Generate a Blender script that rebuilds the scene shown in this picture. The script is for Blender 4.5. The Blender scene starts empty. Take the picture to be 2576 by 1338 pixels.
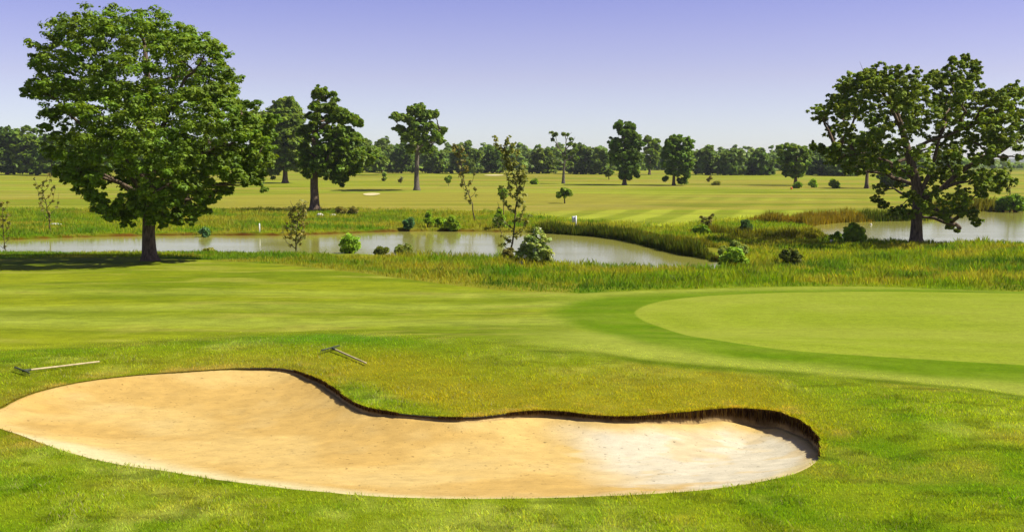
import bpy, math, random
import numpy as np

# ------------------------------------------------------------------ basics
sc = bpy.context.scene
COL = sc.collection
F, CX, CY, HZ = 2762.0, 1288.0, 669.0, 415.0        # focal length, centre and horizon on a 2576 x 1338 frame
CAMH = 4.2
PITCH = math.atan((CY - HZ) / F)
WL = -1.05                                           # water level
K_EXP = 2.5                                          # sunlit brightness of a white horizontal surface
rng = np.random.default_rng(7)
HAZE = .00009


def lin(r, g, b, k=K_EXP):
    o = []
    for c in (r, g, b):
        c /= 255.0
        o.append((c / 12.92 if c < 0.04045 else ((c + 0.055) / 1.055) ** 2.4) / k)
    return np.array(o)


def sst(a, b, x):
    t = np.clip((np.asarray(x, float) - a) / (b - a), 0, 1)
    return t * t * (3 - 2 * t)


def _hash(ix, iy, seed):
    h = (ix.astype(np.int64) * 374761393 + iy.astype(np.int64) * 668265263 + seed * 1274126177) & 0xFFFFFFFF
    h = ((h ^ (h >> 13)) * 1274126177) & 0xFFFFFFFF
    h = h ^ (h >> 16)
    return (h & 0xFFFF) / 65535.0


def vnoise(x, y, seed=0):
    x = np.asarray(x, float); y = np.asarray(y, float)
    ix = np.floor(x); iy = np.floor(y)
    fx = x - ix; fy = y - iy
    fx = fx * fx * (3 - 2 * fx); fy = fy * fy * (3 - 2 * fy)
    a = _hash(ix, iy, seed); b = _hash(ix + 1, iy, seed)
    c = _hash(ix, iy + 1, seed); d = _hash(ix + 1, iy + 1, seed)
    return (a * (1 - fx) + b * fx) * (1 - fy) + (c * (1 - fx) + d * fx) * fy


def fbm(x, y, seed=0, o=4):
    s = 0; amp = 0.5; tot = 0
    for k in range(o):
        s = s + amp * vnoise(x * 2 ** k + 17.3 * k, y * 2 ** k - 9.1 * k, seed + k * 31)
        tot += amp; amp *= 0.5
    return s / tot


def mix(a, b, t):
    t = np.asarray(t)[..., None]
    return a * (1 - t) + b * t


# ------------------------------------------------------------------ terrain
YD_X = np.array([-900, -60, -30, -17, -14, -9.7, -5.9, -2.6, 0.2, 2.2, 5.2, 8, 12, 17, 40, 900.])
YD_Y = np.array([52, 51, 50, 49.2, 48.2, 45.8, 42.2, 38.9, 36.7, 36.0, 36.7, 37.2, 37.3, 36.8, 36, 36.])


def Yd(x):
    return np.interp(x, YD_X, YD_Y)


def H0(x, y):
    x = np.asarray(x, float); y = np.asarray(y, float)
    z = -0.80 * sst(0, 15, y - Yd(x))
    far = np.clip(y - 108, 0, None)
    z = z + np.where(far < 300, far * 0.0086, 300 * 0.0086 + (far - 300) * 0.0012)
    z = z + sst(105, 160, y) * 0.32 * (fbm(x / 42, y / 30, 5, 2) - 0.5) * np.clip(1 - (y - 400) / 400, 0, 1)
    z = z + 0.28 * np.exp(-((x - 2.0) / 6.5) ** 2 - ((y - 24.2) / 2.6) ** 2)
    z = z + 0.12 * np.exp(-((x - 6.8) / 1.3) ** 2 - ((y - 17.5) / 1.3) ** 2)
    near = 1 - sst(30, 50, y)
    z = z + near * 0.16 * (fbm(x / 5.5, y / 5.5, 11, 2) - 0.5)
    z = z + (1 - sst(0, 4, y - Yd(x))) * sst(24, 30, y) * 0.25 * (fbm(x / 14 + 3, y / 9, 21, 2) - 0.5)
    z = z + sst(2, 9, y - Yd(x)) * (1 - sst(60, 75, y)) * 0.3 * (fbm(x / 4, y / 4, 13, 2) - 0.5)
    return z


def ray(px, py):
    px = np.asarray(px, float); py = np.asarray(py, float)
    a = (px - CX) / F; b = -(py - CY) / F
    cp, sp = math.cos(PITCH), math.sin(PITCH)
    return np.stack([a, b * sp + cp, b * cp - sp], -1)


TS = np.geomspace(6, 2500, 4200)


def hit(px, py, hf=H0):
    d = ray(np.atleast_1d(px), np.atleast_1d(py))
    out = []
    for v in d:
        P = v[None, :] * TS[:, None]
        g = P[:, 2] + CAMH - hf(P[:, 0], P[:, 1])
        k = np.argmax(g < 0) if (g < 0).any() else len(TS) - 1
        k = max(k, 1)
        g0, g1 = g[k - 1], g[k]
        t = TS[k - 1] + (TS[k] - TS[k - 1]) * (g0 / (g0 - g1) if g0 > g1 else 1)
        out.append(v * t + np.array([0, 0, CAMH]))
    return np.array(out)


def hit1(px, py):
    return hit([px], [py])[0]


def hitz(pts, z):
    p = np.array(pts, float)
    d = ray(p[:, 0], p[:, 1])
    t = (z - CAMH) / d[:, 2]
    P = d * t[:, None]
    return P[:, :2]


def resample(p, n):
    p = np.array(p, float); q = np.vstack([p, p[:1]])
    s = np.r_[0, np.cumsum(np.linalg.norm(np.diff(q[:, :2], axis=0), axis=1))]
    # smooth closed interpolation (periodic Catmull-Rom)
    u = np.linspace(0, s[-1], n, endpoint=False)
    k = np.clip(np.searchsorted(s, u, side='right') - 1, 0, len(p) - 1)
    t = ((u - s[k]) / np.maximum(s[k + 1] - s[k], 1e-9))[:, None]
    m = len(p)
    p0, p1, p2, p3 = p[(k - 1) % m], p[k % m], p[(k + 1) % m], p[(k + 2) % m]
    d1 = np.maximum(np.linalg.norm((p2 - p1)[:, :2], axis=1), 1e-6)[:, None]
    d0 = np.maximum(np.linalg.norm((p1 - p0)[:, :2], axis=1), 1e-6)[:, None]
    d2 = np.maximum(np.linalg.norm((p3 - p2)[:, :2], axis=1), 1e-6)[:, None]
    m1 = ((p1 - p0) / d0 * d1 + (p2 - p1)) / 2
    m2 = ((p2 - p1) + (p3 - p2) / d2 * d1) / 2
    return (2 * t ** 3 - 3 * t ** 2 + 1) * p1 + (t ** 3 - 2 * t ** 2 + t) * m1 + (-2 * t ** 3 + 3 * t ** 2) * p2 + (t ** 3 - t ** 2) * m2


def sdist(x, y, poly, want=False, pad=4.0):
    """signed distance to a closed polygon, + inside; -pad far away"""
    x = np.asarray(x, float).ravel(); y = np.asarray(y, float).ravel()
    poly = np.asarray(poly)[:, :2]
    lo = poly.min(0) - pad; hi = poly.max(0) + pad
    sel = np.where((x > lo[0]) & (x < hi[0]) & (y > lo[1]) & (y < hi[1]))[0]
    sd = np.full(len(x), -pad); near = np.stack([x, y], 1)
    A = poly; B = np.roll(poly, -1, 0); AB = B - A
    L2 = np.maximum((AB ** 2).sum(1), 1e-12)
    for c in range(0, len(sel), 20000):
        i = sel[c:c + 20000]
        px = x[i][:, None]; py = y[i][:, None]
        t = np.clip(((px - A[:, 0]) * AB[:, 0] + (py - A[:, 1]) * AB[:, 1]) / L2, 0, 1)
        dx = A[:, 0] + t * AB[:, 0] - px; dy = A[:, 1] + t * AB[:, 1] - py
        d2 = dx * dx + dy * dy
        k = d2.argmin(1); r = np.arange(len(i))
        d = np.sqrt(d2[r, k])
        cr = ((A[:, 1] > py) != (B[:, 1] > py)) & (px < (B[:, 0] - A[:, 0]) * (py - A[:, 1]) / (B[:, 1] - A[:, 1] + 1e-15) + A[:, 0])
        ins = cr.sum(1) % 2 == 1
        sd[i] = np.where(ins, d, -np.minimum(d, pad))
        near[i, 0] = px[:, 0] + dx[r, k]; near[i, 1] = py[:, 0] + dy[r, k]
    return (sd, near) if want else sd


# outlines read off the photo, carried to the ground
BUNK = [(-75, 1050, .02), (-40, 1040, .02), (0, 1026, .02), (30, 1010, .02), (60, 996, .02), (110, 980, .03), (180, 964, .03), (250, 953, .03),
        (350, 942, .04), (450, 935, .05), (560, 928, .07), (640, 925, .09), (700, 926, .12), (750, 934, .15), (800, 953, .18),
        (840, 975, .20), (870, 1000, .20), (905, 1018, .17), (950, 1030, .14), (1020, 1040, .13), (1100, 1047, .12), (1180, 1048, .12),
        (1250, 1043, .13), (1330, 1033, .17), (1420, 1036, .17), (1500, 1045, .16), (1600, 1046, .20), (1700, 1039, .26), (1800, 1030, .33),
        (1880, 1027, .36), (1950, 1034, .38), (1990, 1048, .38), (2030, 1069, .34), (2056, 1095, .28), (2068, 1120, .20), (2066, 1142, .10),
        (2050, 1165, .04), (2000, 1190, .02), (1900, 1213, .02), (1780, 1230, .02), (1600, 1243, .02), (1400, 1251, .02), (1200, 1254, .02),
        (1000, 1250, .02), (850, 1240, .02), (700, 1225, .02), (600, 1213, .02), (500, 1198, .02), (400, 1182, .02), (300, 1168, .02),
        (230, 1153, .02), (160, 1133, .02), (100, 1112, .02), (40, 1090, .02), (0, 1077, .02), (-50, 1064, .02)]
_b = np.array(BUNK)
_b[:, 2] = np.where(_b[:, 2] < .08, .006 + .3 * np.clip(_b[:, 2] - .03, 0, 1), _b[:, 2] * np.interp(_b[:, 0], [600, 900, 1500, 1900], [.5, .60, .64, .74]))
_bp = hit(_b[:, 0], _b[:, 1])
BK = resample(np.c_[_bp[:, :2], _b[:, 2]], 620)      # x, y, lip height
_t = np.roll(BK[:, :2], -1, 0) - np.roll(BK[:, :2], 1, 0); _t /= np.linalg.norm(_t, axis=1)[:, None]
_s = np.cumsum(np.linalg.norm(np.diff(np.vstack([BK[:, :2], BK[:1, :2]]), axis=0), axis=1))
_w = (fbm(_s / .45, _s * 0, 201, 3) - .5) * (.03 + .35 * np.clip(BK[:, 2], 0, .25))
BK[:, :2] += np.c_[-_t[:, 1], _t[:, 0]] * _w[:, None]
BK[:, 2] = np.clip(BK[:, 2] * (1 + .5 * (fbm(_s / .7, _s * 0 + 5, 202, 2) - .5)), .004, 1)

POND1 = hitz([(-420, 604), (-150, 604), (0, 606), (60, 603), (160, 599), (300, 595), (420, 593), (560, 593), (700, 593), (840, 589), (960, 584),
              (1100, 582), (1250, 584), (1400, 589), (1500, 596), (1580, 607), (1640, 622), (1700, 638), (1760, 648), (1800, 656), (1822, 668),
              (1815, 681), (1760, 686), (1660, 686), (1560, 682), (1450, 676), (1380, 668), (1250, 662), (1100, 654), (1000, 650), (850, 645),
              (700, 645), (560, 652), (400, 654), (200, 654), (50, 655), (-150, 657), (-420, 657)], WL)
POND1 = resample(POND1, 260)
POND2 = hitz([(2032, 571), (2060, 564), (2110, 560), (2240, 557), (2335, 556), (2372, 546), (2400, 534), (2500, 532), (2600, 532), (2900, 531),
              (2900, 622), (2650, 622), (2400, 621), (2240, 619), (2170, 616), (2110, 609), (2072, 590), (2045, 578)], WL)
POND2 = resample(POND2, 160)
POND3 = resample(hitz([(1850, 603), (1930, 605.5), (2010, 609), (2080, 612), (2080, 615), (2000, 614.5), (1920, 612), (1850, 607)], WL), 60)
PONDS = [POND1, POND2, POND3]


def pond_sd(x, y):
    return np.max([sdist(x, y, p, pad=6.0) for p in PONDS], 0).reshape(np.shape(x))


def HG(x, y, psd=None):
    """ground with the pond beds cut in"""
    z = H0(x, y)
    if psd is None:
        psd = pond_sd(x, y)
    wob = 0.35 * (fbm(np.asarray(x) / 1.3, np.asarray(y) / 1.3, 77, 2) - 0.5)
    return z * (1 - sst(-.45, .35, psd + wob)) + (WL - 0.45) * sst(-.45, .35, psd + wob)


# mown surfaces
GREEN = hit(*np.array([(1597, 787), (1607, 776), (1640, 763), (1700, 752), (1800, 743), (1950, 736.5), (2100, 734), (2300, 734), (2576, 738), (2800, 744), (3000, 765),
                       (3100, 800), (3060, 880), (2950, 930), (2800, 932), (2576, 918), (2350, 905), (2150, 893), (1950, 877), (1800, 855), (1680, 829), (1612, 803)], float).T)[:, :2]
GREEN = resample(GREEN, 200)
FRINGE = hit(*np.array([(1405, 787), (1425, 772), (1480, 758), (1560, 747), (1700, 739), (1900, 733), (2100, 730.5), (2300, 730.5), (2576, 734), (2850, 740), (3100, 760),
                        (3200, 800), (3150, 900), (3000, 985), (2800, 980), (2576, 958), (2400, 944), (2200, 926), (2000, 907), (1800, 884), (1640, 858), (1520, 833), (1440, 807)], float).T)[:, :2]
FRINGE = resample(FRINGE, 200)
_cl = hit(*np.array([(-400, 905), (0, 880), (300, 862), (600, 842), (820, 835), (1000, 845), (1200, 862), (1400, 878), (1500, 886), (1610, 905), (1760, 919),
                     (1985, 935), (2247, 958), (2454, 978), (2576, 997), (2900, 1045)], float).T)
CLX, CLY = _cl[:, 0], _cl[:, 1]
_o = np.argsort(CLX); CLX, CLY = CLX[_o], CLY[_o]


def yofd(py):
    return np.interp(py, _yp, _yy)


_yy = np.geomspace(9, 1500, 900)
_yp = CY - F * ((((H0(0 * _yy, _yy) - CAMH) * math.cos(PITCH) + _yy * math.sin(PITCH)) / (_yy * math.cos(PITCH) - (H0(0 * _yy, _yy) - CAMH) * math.sin(PITCH))))
_k = np.argsort(_yp); _yp, _yy = _yp[_k], _yy[_k]

C_GREEN = lin(172, 192, 74); C_FRINGE = lin(116, 156, 2); C_BAND = lin(176, 196, 84); C_FAIR = lin(160, 178, 38); C_FAIR2 = lin(132, 158, 26)
C_ROUGH = lin(148, 166, 32); C_ROUGH2 = lin(116, 148, 16); C_PALE = lin(182, 190, 88); C_GOLD = lin(166, 158, 36); C_TAN = lin(186, 160, 78)
C_POND = lin(142, 166, 32); C_POND2 = lin(108, 148, 16); C_PONDT = lin(168, 166, 62)
C_FAR = lin(176, 192, 70); C_FAR2 = lin(154, 176, 46); C_FART = lin(178, 176, 78); C_SOIL = lin(88, 52, 22, 2.2); C_BANK = lin(120, 82, 34, 2.2)


def ground_col(x, y, psd=None):
    x = np.asarray(x, float); y = np.asarray(y, float)
    if psd is None:
        psd = pond_sd(x, y)
    n1 = fbm(x / 1.1, y / 1.1, 1, 3); n2 = fbm(x / 3.7, y / 3.7, 2, 3); n3 = fbm(x / 0.35, y / 0.35, 3, 2)
    # left fairway: mowing swathes that sweep in from the left and curve up to the green
    c = mix(C_FAIR, C_FAIR2, sst(.35, .7, fbm(x / 6, y / 2.2, 4, 3)))
    ph = y - (29.6 - 0.030 * (x + 12) + 0.010 * np.clip(x + 6, 0, 9) ** 2 * 1.15)
    sw = np.exp(-((ph + .2) / 1.1) ** 2) + .9 * np.exp(-((ph - 3.2 - .08 * x) / .8) ** 2) + .7 * np.exp(-((ph - 6.2) / 1.0) ** 2)
    c = mix(c, C_BAND, np.clip(sw, 0, 1) * (.85 + .6 * (n2 - .5)) * (1 - sst(36, 42, y)))
    dk = np.exp(-((ph - 1.55) / .35) ** 2) + .8 * np.exp(-((ph + 1.9) / .5) ** 2) + .5 * np.exp(-((ph - 4.8) / .5) ** 2)
    c = mix(c, C_FAIR2 * .85, np.clip(dk, 0, 1) * (.45 + .9 * (n2 - .4)))
    c = mix(c, C_PALE, .6 * sst(.55, .75, fbm(x / 2.6, y / .8, 8, 3)))
    c = c * (1 + .75 * (fbm(x / .7, y / .22, 18, 3) - .5) * .75 * (1 - sst(60, 90, y)))[..., None]
    # collar round the green
    clx = np.interp(x, CLX, CLY); dl = y - clx
    c = mix(c, C_BAND, sst(-.1, .25, dl) * (1 - sst(2.5, 5.5, dl)) * sst(-1.5, 2.5, x) * .85)
    fr = sdist(x, y, FRINGE).reshape(x.shape)
    c = mix(c, C_BAND, sst(-3.2, -1.0, fr) * .5 * sst(0, 3, x))
    c = mix(c, C_FRINGE, sst(-.8, .3, fr + .5 * (n2 - .5)) * (.86 + .6 * (fbm(x / 2.0, y / .7, 58, 3) - .5)))
    gr = sdist(x, y, GREEN).reshape(x.shape)
    cg = mix(C_GREEN, C_GREEN * np.array([.86, .93, .55]), sst(.35, .65, fbm(x / 5, y / 2.5, 9, 4)))
    ring = np.abs(((gr + .25 * n2) % 1.9) - .95) / .95
    cg = mix(cg, C_GREEN * 1.05, (1 - sst(2.5, 6, gr)) * ring * .6)
    c = mix(c, cg, sst(-.05, .06, gr))
    # unmown rough round the bunker
    rough = mix(C_ROUGH, C_ROUGH2, sst(.38, .68, n1 * .6 + n2 * .4))
    rough = mix(rough, C_PALE, .7 * sst(.5, .75, fbm(x / 1.6 + 9, y / 1.3, 6, 3) * .55 + n3 * .25 + n1 * .2))
    rough = mix(rough, C_TAN, .3 * sst(.5, .75, fbm(x / 1.5 + 4, y / 1.5, 16, 4)))
    rough = rough * (1 - .3 * sst(.58, .7, fbm(x / .5, y / .3, 19, 3)))[..., None]
    wr = 1 - sst(-.5, .3, dl + .5 * (n2 - .5))
    line = np.exp(-((dl + .12) / .22) ** 2) * sst(.5, 2.5, x) * sst(.2, .5, n1 + .1)
    bd = -sdist(x, y, BK, pad=6.0).reshape(x.shape)
    ys = np.interp(x, [-7.6, -5, -3, 0, 4.6], [17.5, 21.5, 22.5, 18.5, 18.5])
    back = sst(-1.2, .3, y - ys + 1.2)
    gold = (1 - sst(.8, 5.0, bd)) * back * (1 - sst(4.2, 6.2, x)) * (.35 + .65 * sst(-5, -1.5, x))
    rough = mix(rough, C_GOLD, np.clip(gold * (1.15 + 1.3 * (n1 - .5)), 0, 1) * .9)
    rough = mix(rough, C_TAN, np.clip((1 - sst(.05, .9, bd)) * back, 0, 1) * sst(.45, .7, n3 * .5 + n1 * .5) * .8)
    lush = np.exp(-((y - clx + 1.2) / 1.3) ** 2) * np.exp(-((x + 4.2) / 2.6) ** 2)
    rough = mix(rough, C_ROUGH2 * np.array([.8, 1.02, .7]), np.clip(lush * 1.1, 0, 1) * .9)
    c = mix(c, rough * np.array([.93, 1.03, 1.1]), wr)
    c = mix(c, C_ROUGH2 * .8, np.clip(line, 0, 1) * .8)
    c = mix(c, C_SOIL, (1 - sst(.0, .05, bd)) * back * .8)
    # wild strip by the ponds
    pr = mix(C_POND, C_POND2, sst(.4, .65, fbm(x / 3, y / 3, 31, 3)))
    pr = mix(pr, C_PONDT, .7 * sst(.44, .62, fbm(x / 4 + 3, y / 3, 33, 4)))
    w1 = sst(-.15, .15, y - Yd(x) - .4 * (n1 - .5))
    c = mix(c, pr, w1)
    # country beyond
    fy = np.interp(x, [-70, -20, 0, 6, 12, 22, 60], [122, 120, 112, 98, 88, 100, 128]) + 5 * (n2 - .5)
    wf = sst(-3, 3, y - fy)
    st = fbm(x / 90, y / 9, 41, 3)
    fc = mix(C_FAR, C_FAR2, sst(.35, .65, fbm(x / 30, y / 5, 42, 3)))
    ang = (x * .96 - y * .28 + 1.2 * (fbm(x / 20, y / 20, 50, 2) - .5)) * 2 * np.pi / 4.7
    reg = (1 - sst(140, 180, y)) * sst(-2, 6, x)
    fc = mix(fc, C_FAR * 1.22, .75 * sst(.35, .75, np.sin(ang) * .5 + .5) * reg)
    fc = mix(fc, C_FAR2 * .88, .6 * sst(.4, .8, -np.sin(ang) * .5 + .5) * reg)
    ang2 = (y + .10 * x + 6 * (fbm(x / 45, y / 60, 52, 2) - .5)) * 2 * np.pi / 9.5
    fc = fc * (1 + .13 * np.sin(ang2) * sst(118, 140, y) * (1 - reg))[..., None]
    fc = mix(fc, C_FART, sst(.56, .66, st + .35 * (fbm(x / 25, y / 40, 43, 2) - .5) + .10 * sst(170, 330, y)) * .85)
    fc = mix(fc, C_FAR2 * .72, .65 * sst(.63, .7, fbm(x / 50 + 5, y / 7, 47, 2)))
    fc = mix(fc, lin(196, 186, 108), .5 * sst(.66, .72, fbm(x / 40 - 9, y / 6, 48, 2)))
    fc = fc * (1 + .35 * (fbm(x / 22, y / 2.6, 49, 3) - .5))[..., None]
    fc = mix(fc, lin(120, 140, 50), sst(420, 520, y))
    c = mix(c, fc, wf)
    soil = mix(C_BANK, C_SOIL, n3)
    c = mix(c, soil, sst(-.42, -.12, psd + .35 * (n1 - .5)))
    v = 1 + .22 * (n3 - .5) * (1 - sst(25, 60, y)) + .12 * (n1 - .5)
    # the putting green is smooth
    v = np.where(gr > 0, 1 + .06 * (n3 - .5), v)
    return np.clip(c * v[..., None] * np.array([1.14, 1.05, .72]), .001, .9)


# ------------------------------------------------------------------ mesh helpers
def mk_mesh(name, V, Fc, cols=None, mat=None, smooth=True):
    V = np.ascontiguousarray(V, np.float32); Fc = np.ascontiguousarray(Fc, np.int32)
    me = bpy.data.meshes.new(name)
    n, k = Fc.shape
    me.vertices.add(len(V)); me.vertices.foreach_set('co', V.ravel())
    me.loops.add(n * k); me.loops.foreach_set('vertex_index', Fc.ravel())
    me.polygons.add(n); me.polygons.foreach_set('loop_start', np.arange(0, n * k, k, dtype=np.int32))
    if smooth:
        me.polygons.foreach_set('use_smooth', np.ones(n, bool))
    if cols is not None:
        at = me.color_attributes.new('col', 'FLOAT_COLOR', 'POINT')
        c4 = np.ones((len(V), 4), np.float32); c4[:, :3] = cols
        at.data.foreach_set('color', c4.ravel())
    me.update(calc_edges=True)
    me.validate()
    if mat:
        me.materials.append(mat)
    return me


def obj(name, me, parent=None, loc=None):
    o = bpy.data.objects.new(name, me); COL.objects.link(o)
    if parent is not None:
        o.parent = parent
    if loc is not None:
        o.location = loc
    return o


def tag(o, label=None, cat=None, group=None, kind=None):
    if label: o['label'] = label
    if cat: o['category'] = cat
    if group: o['group'] = group
    if kind: o['kind'] = kind
    return o


def thing(name, label, cat, loc, group=None):
    o = bpy.data.objects.new(name, None); COL.objects.link(o)
    o.empty_display_size = .2
    o.location = [float(v) for v in loc]
    if len(label.split()) > 16: print('LONG', len(label.split()), label)
    return tag(o, label, cat, group)


class MB:
    """collects quads; build() makes one mesh"""
    def __init__(s): s.V = []; s.F = []; s.n = 0

    def add(s, V, Fc):
        s.V.append(np.asarray(V, float)); s.F.append(np.asarray(Fc, int) + s.n); s.n += len(V)

    def tube(s, pts, rad, sides=8, rough=0.0, rg=None):
        P = np.array(pts, float); R = np.array(rad, float)
        T = np.gradient(P, axis=0); T /= np.maximum(np.linalg.norm(T, axis=1), 1e-9)[:, None]
        ref = np.array([0.31, 0.9, 0.1]);
        U = np.cross(T, ref); U /= np.maximum(np.linalg.norm(U, axis=1), 1e-9)[:, None]
        W = np.cross(T, U)
        a = np.linspace(0, 2 * np.pi, sides, endpoint=False)
        rr = R[:, None] * np.ones(sides)
        if rough and rg is not None:
            rr = rr * (1 + rough * (rg.random((len(P), sides)) - .5) + rough * .7 * (rg.random(sides) - .5)[None])
        V = P[:, None] + rr[..., None] * (np.cos(a)[None, :, None] * U[:, None] + np.sin(a)[None, :, None] * W[:, None])
        m = len(P); V = V.reshape(-1, 3)
        i = np.arange(m - 1)[:, None] * sides; j = np.arange(sides)[None]
        j2 = (j + 1) % sides
        q = np.stack([i + j, i + j2, i + sides + j2, i + sides + j], -1).reshape(-1, 4)
        V = np.vstack([V, P[:1], P[-1:]])
        c0 = m * sides; c1 = c0 + 1
        jj = np.arange(0, sides, 2)
        cap0 = np.stack([np.full(len(jj), c0), (jj + 2) % sides, (jj + 1) % sides, jj], -1)
        b = (m - 1) * sides
        cap1 = np.stack([np.full(len(jj), c1), b + jj, b + (jj + 1) % sides, b + (jj + 2) % sides], -1)
        s.add(V, np.vstack([q, cap0, cap1]))

    def box(s, c, d, rz=0.0, tilt=None):
        x, y, z = np.array(d) / 2
        V = np.array([[-x, -y, -z], [x, -y, -z], [x, y, -z], [-x, y, -z], [-x, -y, z], [x, -y, z], [x, y, z], [-x, y, z]])
        if tilt is not None:
            V = V @ np.array(tilt).T
        cz, sz = math.cos(rz), math.sin(rz)
        V = V @ np.array([[cz, sz, 0], [-sz, cz, 0], [0, 0, 1]]) + np.array(c)
        s.add(V, [[0, 3, 2, 1], [4, 5, 6, 7], [0, 1, 5, 4], [1, 2, 6, 5], [2, 3, 7, 6], [3, 0, 4, 7]])

    def build(s, name, mat, parent=None, smooth=True):
        me = mk_mesh(name, np.vstack(s.V), np.vstack(s.F), None, mat, smooth)
        return obj(name, me, parent)


# ------------------------------------------------------------------ materials
def new_mat(name):
    m = bpy.data.materials.new(name); m.use_nodes = True
    nt = m.node_tree
    return m, nt, nt.nodes['Principled BSDF'], nt.nodes['Material Output']


def nd(nt, t, **kw):
    n = nt.nodes.new(t)
    for k, v in kw.items():
        if hasattr(n, k): setattr(n, k, v)
        else: n.inputs[k.replace('_', ' ')].default_value = v
    return n


def noise(nt, scale, detail=4, vec=None, rough=.55):
    n = nd(nt, 'ShaderNodeTexNoise'); n.inputs['Scale'].default_value = scale; n.inputs['Detail'].default_value = detail; n.inputs['Roughness'].default_value = rough
    if vec is not None: nt.links.new(vec, n.inputs['Vector'])
    return n


def pos(nt, scale=(1, 1, 1), rot=(0, 0, 0)):
    t = nd(nt, 'ShaderNodeTexCoord'); m = nd(nt, 'ShaderNodeMapping')
    m.inputs['Scale'].default_value = scale; m.inputs['Rotation'].default_value = rot
    nt.links.new(t.outputs['Object'], m.inputs['Vector'])
    return m.outputs['Vector']


def maprange(nt, src, a, b, c, d):
    m = nd(nt, 'ShaderNodeMapRange')
    for i, v in zip((1, 2, 3, 4), (a, b, c, d)): m.inputs[i].default_value = v
    nt.links.new(src, m.inputs[0]); return m.outputs[0]


def mul_col(nt, col, fac):
    m = nd(nt, 'ShaderNodeVectorMath', operation='SCALE')
    nt.links.new(col, m.inputs[0]); nt.links.new(fac, m.inputs['Scale']); return m.outputs[0]


def attr(nt):
    a = nd(nt, 'ShaderNodeAttribute'); a.attribute_name = 'col'; return a.outputs['Color']


def bump(nt, h, strength, dist, bsdf):
    b = nd(nt, 'ShaderNodeBump'); b.inputs['Strength'].default_value = strength; b.inputs['Distance'].default_value = dist
    nt.links.new(h, b.inputs['Height']); nt.links.new(b.outputs[0], bsdf.inputs['Normal'])


def mat_ground():
    m, nt, b, o = new_mat('turf_ground')
    n1 = noise(nt, 26, 5, pos(nt)); n2 = noise(nt, 5, 4, pos(nt, (1, 1.6, 1))); n3 = noise(nt, 1.1, 4, pos(nt, (.5, 2, 1)))
    f = nd(nt, 'ShaderNodeMath', operation='MULTIPLY')
    nt.links.new(maprange(nt, n1.outputs[0], .3, .7, .82, 1.18), f.inputs[0]); nt.links.new(maprange(nt, n2.outputs[0], .3, .7, .88, 1.12), f.inputs[1])
    g = nd(nt, 'ShaderNodeMath', operation='MULTIPLY')
    nt.links.new(f.outputs[0], g.inputs[0]); nt.links.new(maprange(nt, n3.outputs[0], .3, .7, .93, 1.07), g.inputs[1])
    nt.links.new(mul_col(nt, attr(nt), g.outputs[0]), b.inputs['Base Color'])
    b.inputs['Roughness'].default_value = .9; b.inputs['Specular IOR Level'].default_value = .03
    bump(nt, n1.outputs[0], .5, .02, b)
    return m


def mat_leaf(name, trans=.3, rough=.6, spec=.25):
    m, nt, b, o = new_mat(name)
    c = attr(nt)
    nt.links.new(c, b.inputs['Base Color']); b.inputs['Roughness'].default_value = rough; b.inputs['Specular IOR Level'].default_value = spec
    t = nd(nt, 'ShaderNodeBsdfTranslucent'); mx = nd(nt, 'ShaderNodeMixShader'); mx.inputs[0].default_value = trans
    y = nd(nt, 'ShaderNodeMix', data_type='RGBA', blend_type='MULTIPLY'); y.inputs[0].default_value = 1
    nt.links.new(c, y.inputs[6]); y.inputs[7].default_value = (1.5, 1.35, .6, 1)
    nt.links.new(y.outputs[2], t.inputs['Color'])
    nt.links.new(b.outputs[0], mx.inputs[1]); nt.links.new(t.outputs[0], mx.inputs[2]); nt.links.new(mx.outputs[0], o.inputs[0])
    return m


def mat_bark(name, c0, c1):
    m, nt, b, o = new_mat(name)
    n = noise(nt, 5, 6, pos(nt, (3, 3, .6)), .65)
    r = nd(nt, 'ShaderNodeValToRGB'); r.color_ramp.elements[0].position = .35; r.color_ramp.elements[1].position = .68
    r.color_ramp.elements[0].color = (*c0, 1); r.color_ramp.elements[1].color = (*c1, 1)
    nt.links.new(n.outputs[0], r.inputs[0]); nt.links.new(r.outputs[0], b.inputs['Base Color'])
    b.inputs['Roughness'].default_value = .9; b.inputs['Specular IOR Level'].default_value = .1
    bump(nt, n.outputs[0], .9, .06, b)
    return m


def mat_plain(name, c, rough=.7, var=.25, scale=8, bumpd=.01):
    m, nt, b, o = new_mat(name)
    n = noise(nt, scale, 5, pos(nt))
    rgb = nd(nt, 'ShaderNodeRGB'); rgb.outputs[0].default_value = (*c, 1)
    nt.links.new(mul_col(nt, rgb.outputs[0], maprange(nt, n.outputs[0], .3, .7, 1 - var, 1 + var)), b.inputs['Base Color'])
    b.inputs['Roughness'].default_value = rough; b.inputs['Specular IOR Level'].default_value = .25
    bump(nt, n.outputs[0], .4, bumpd, b)
    return m


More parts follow.
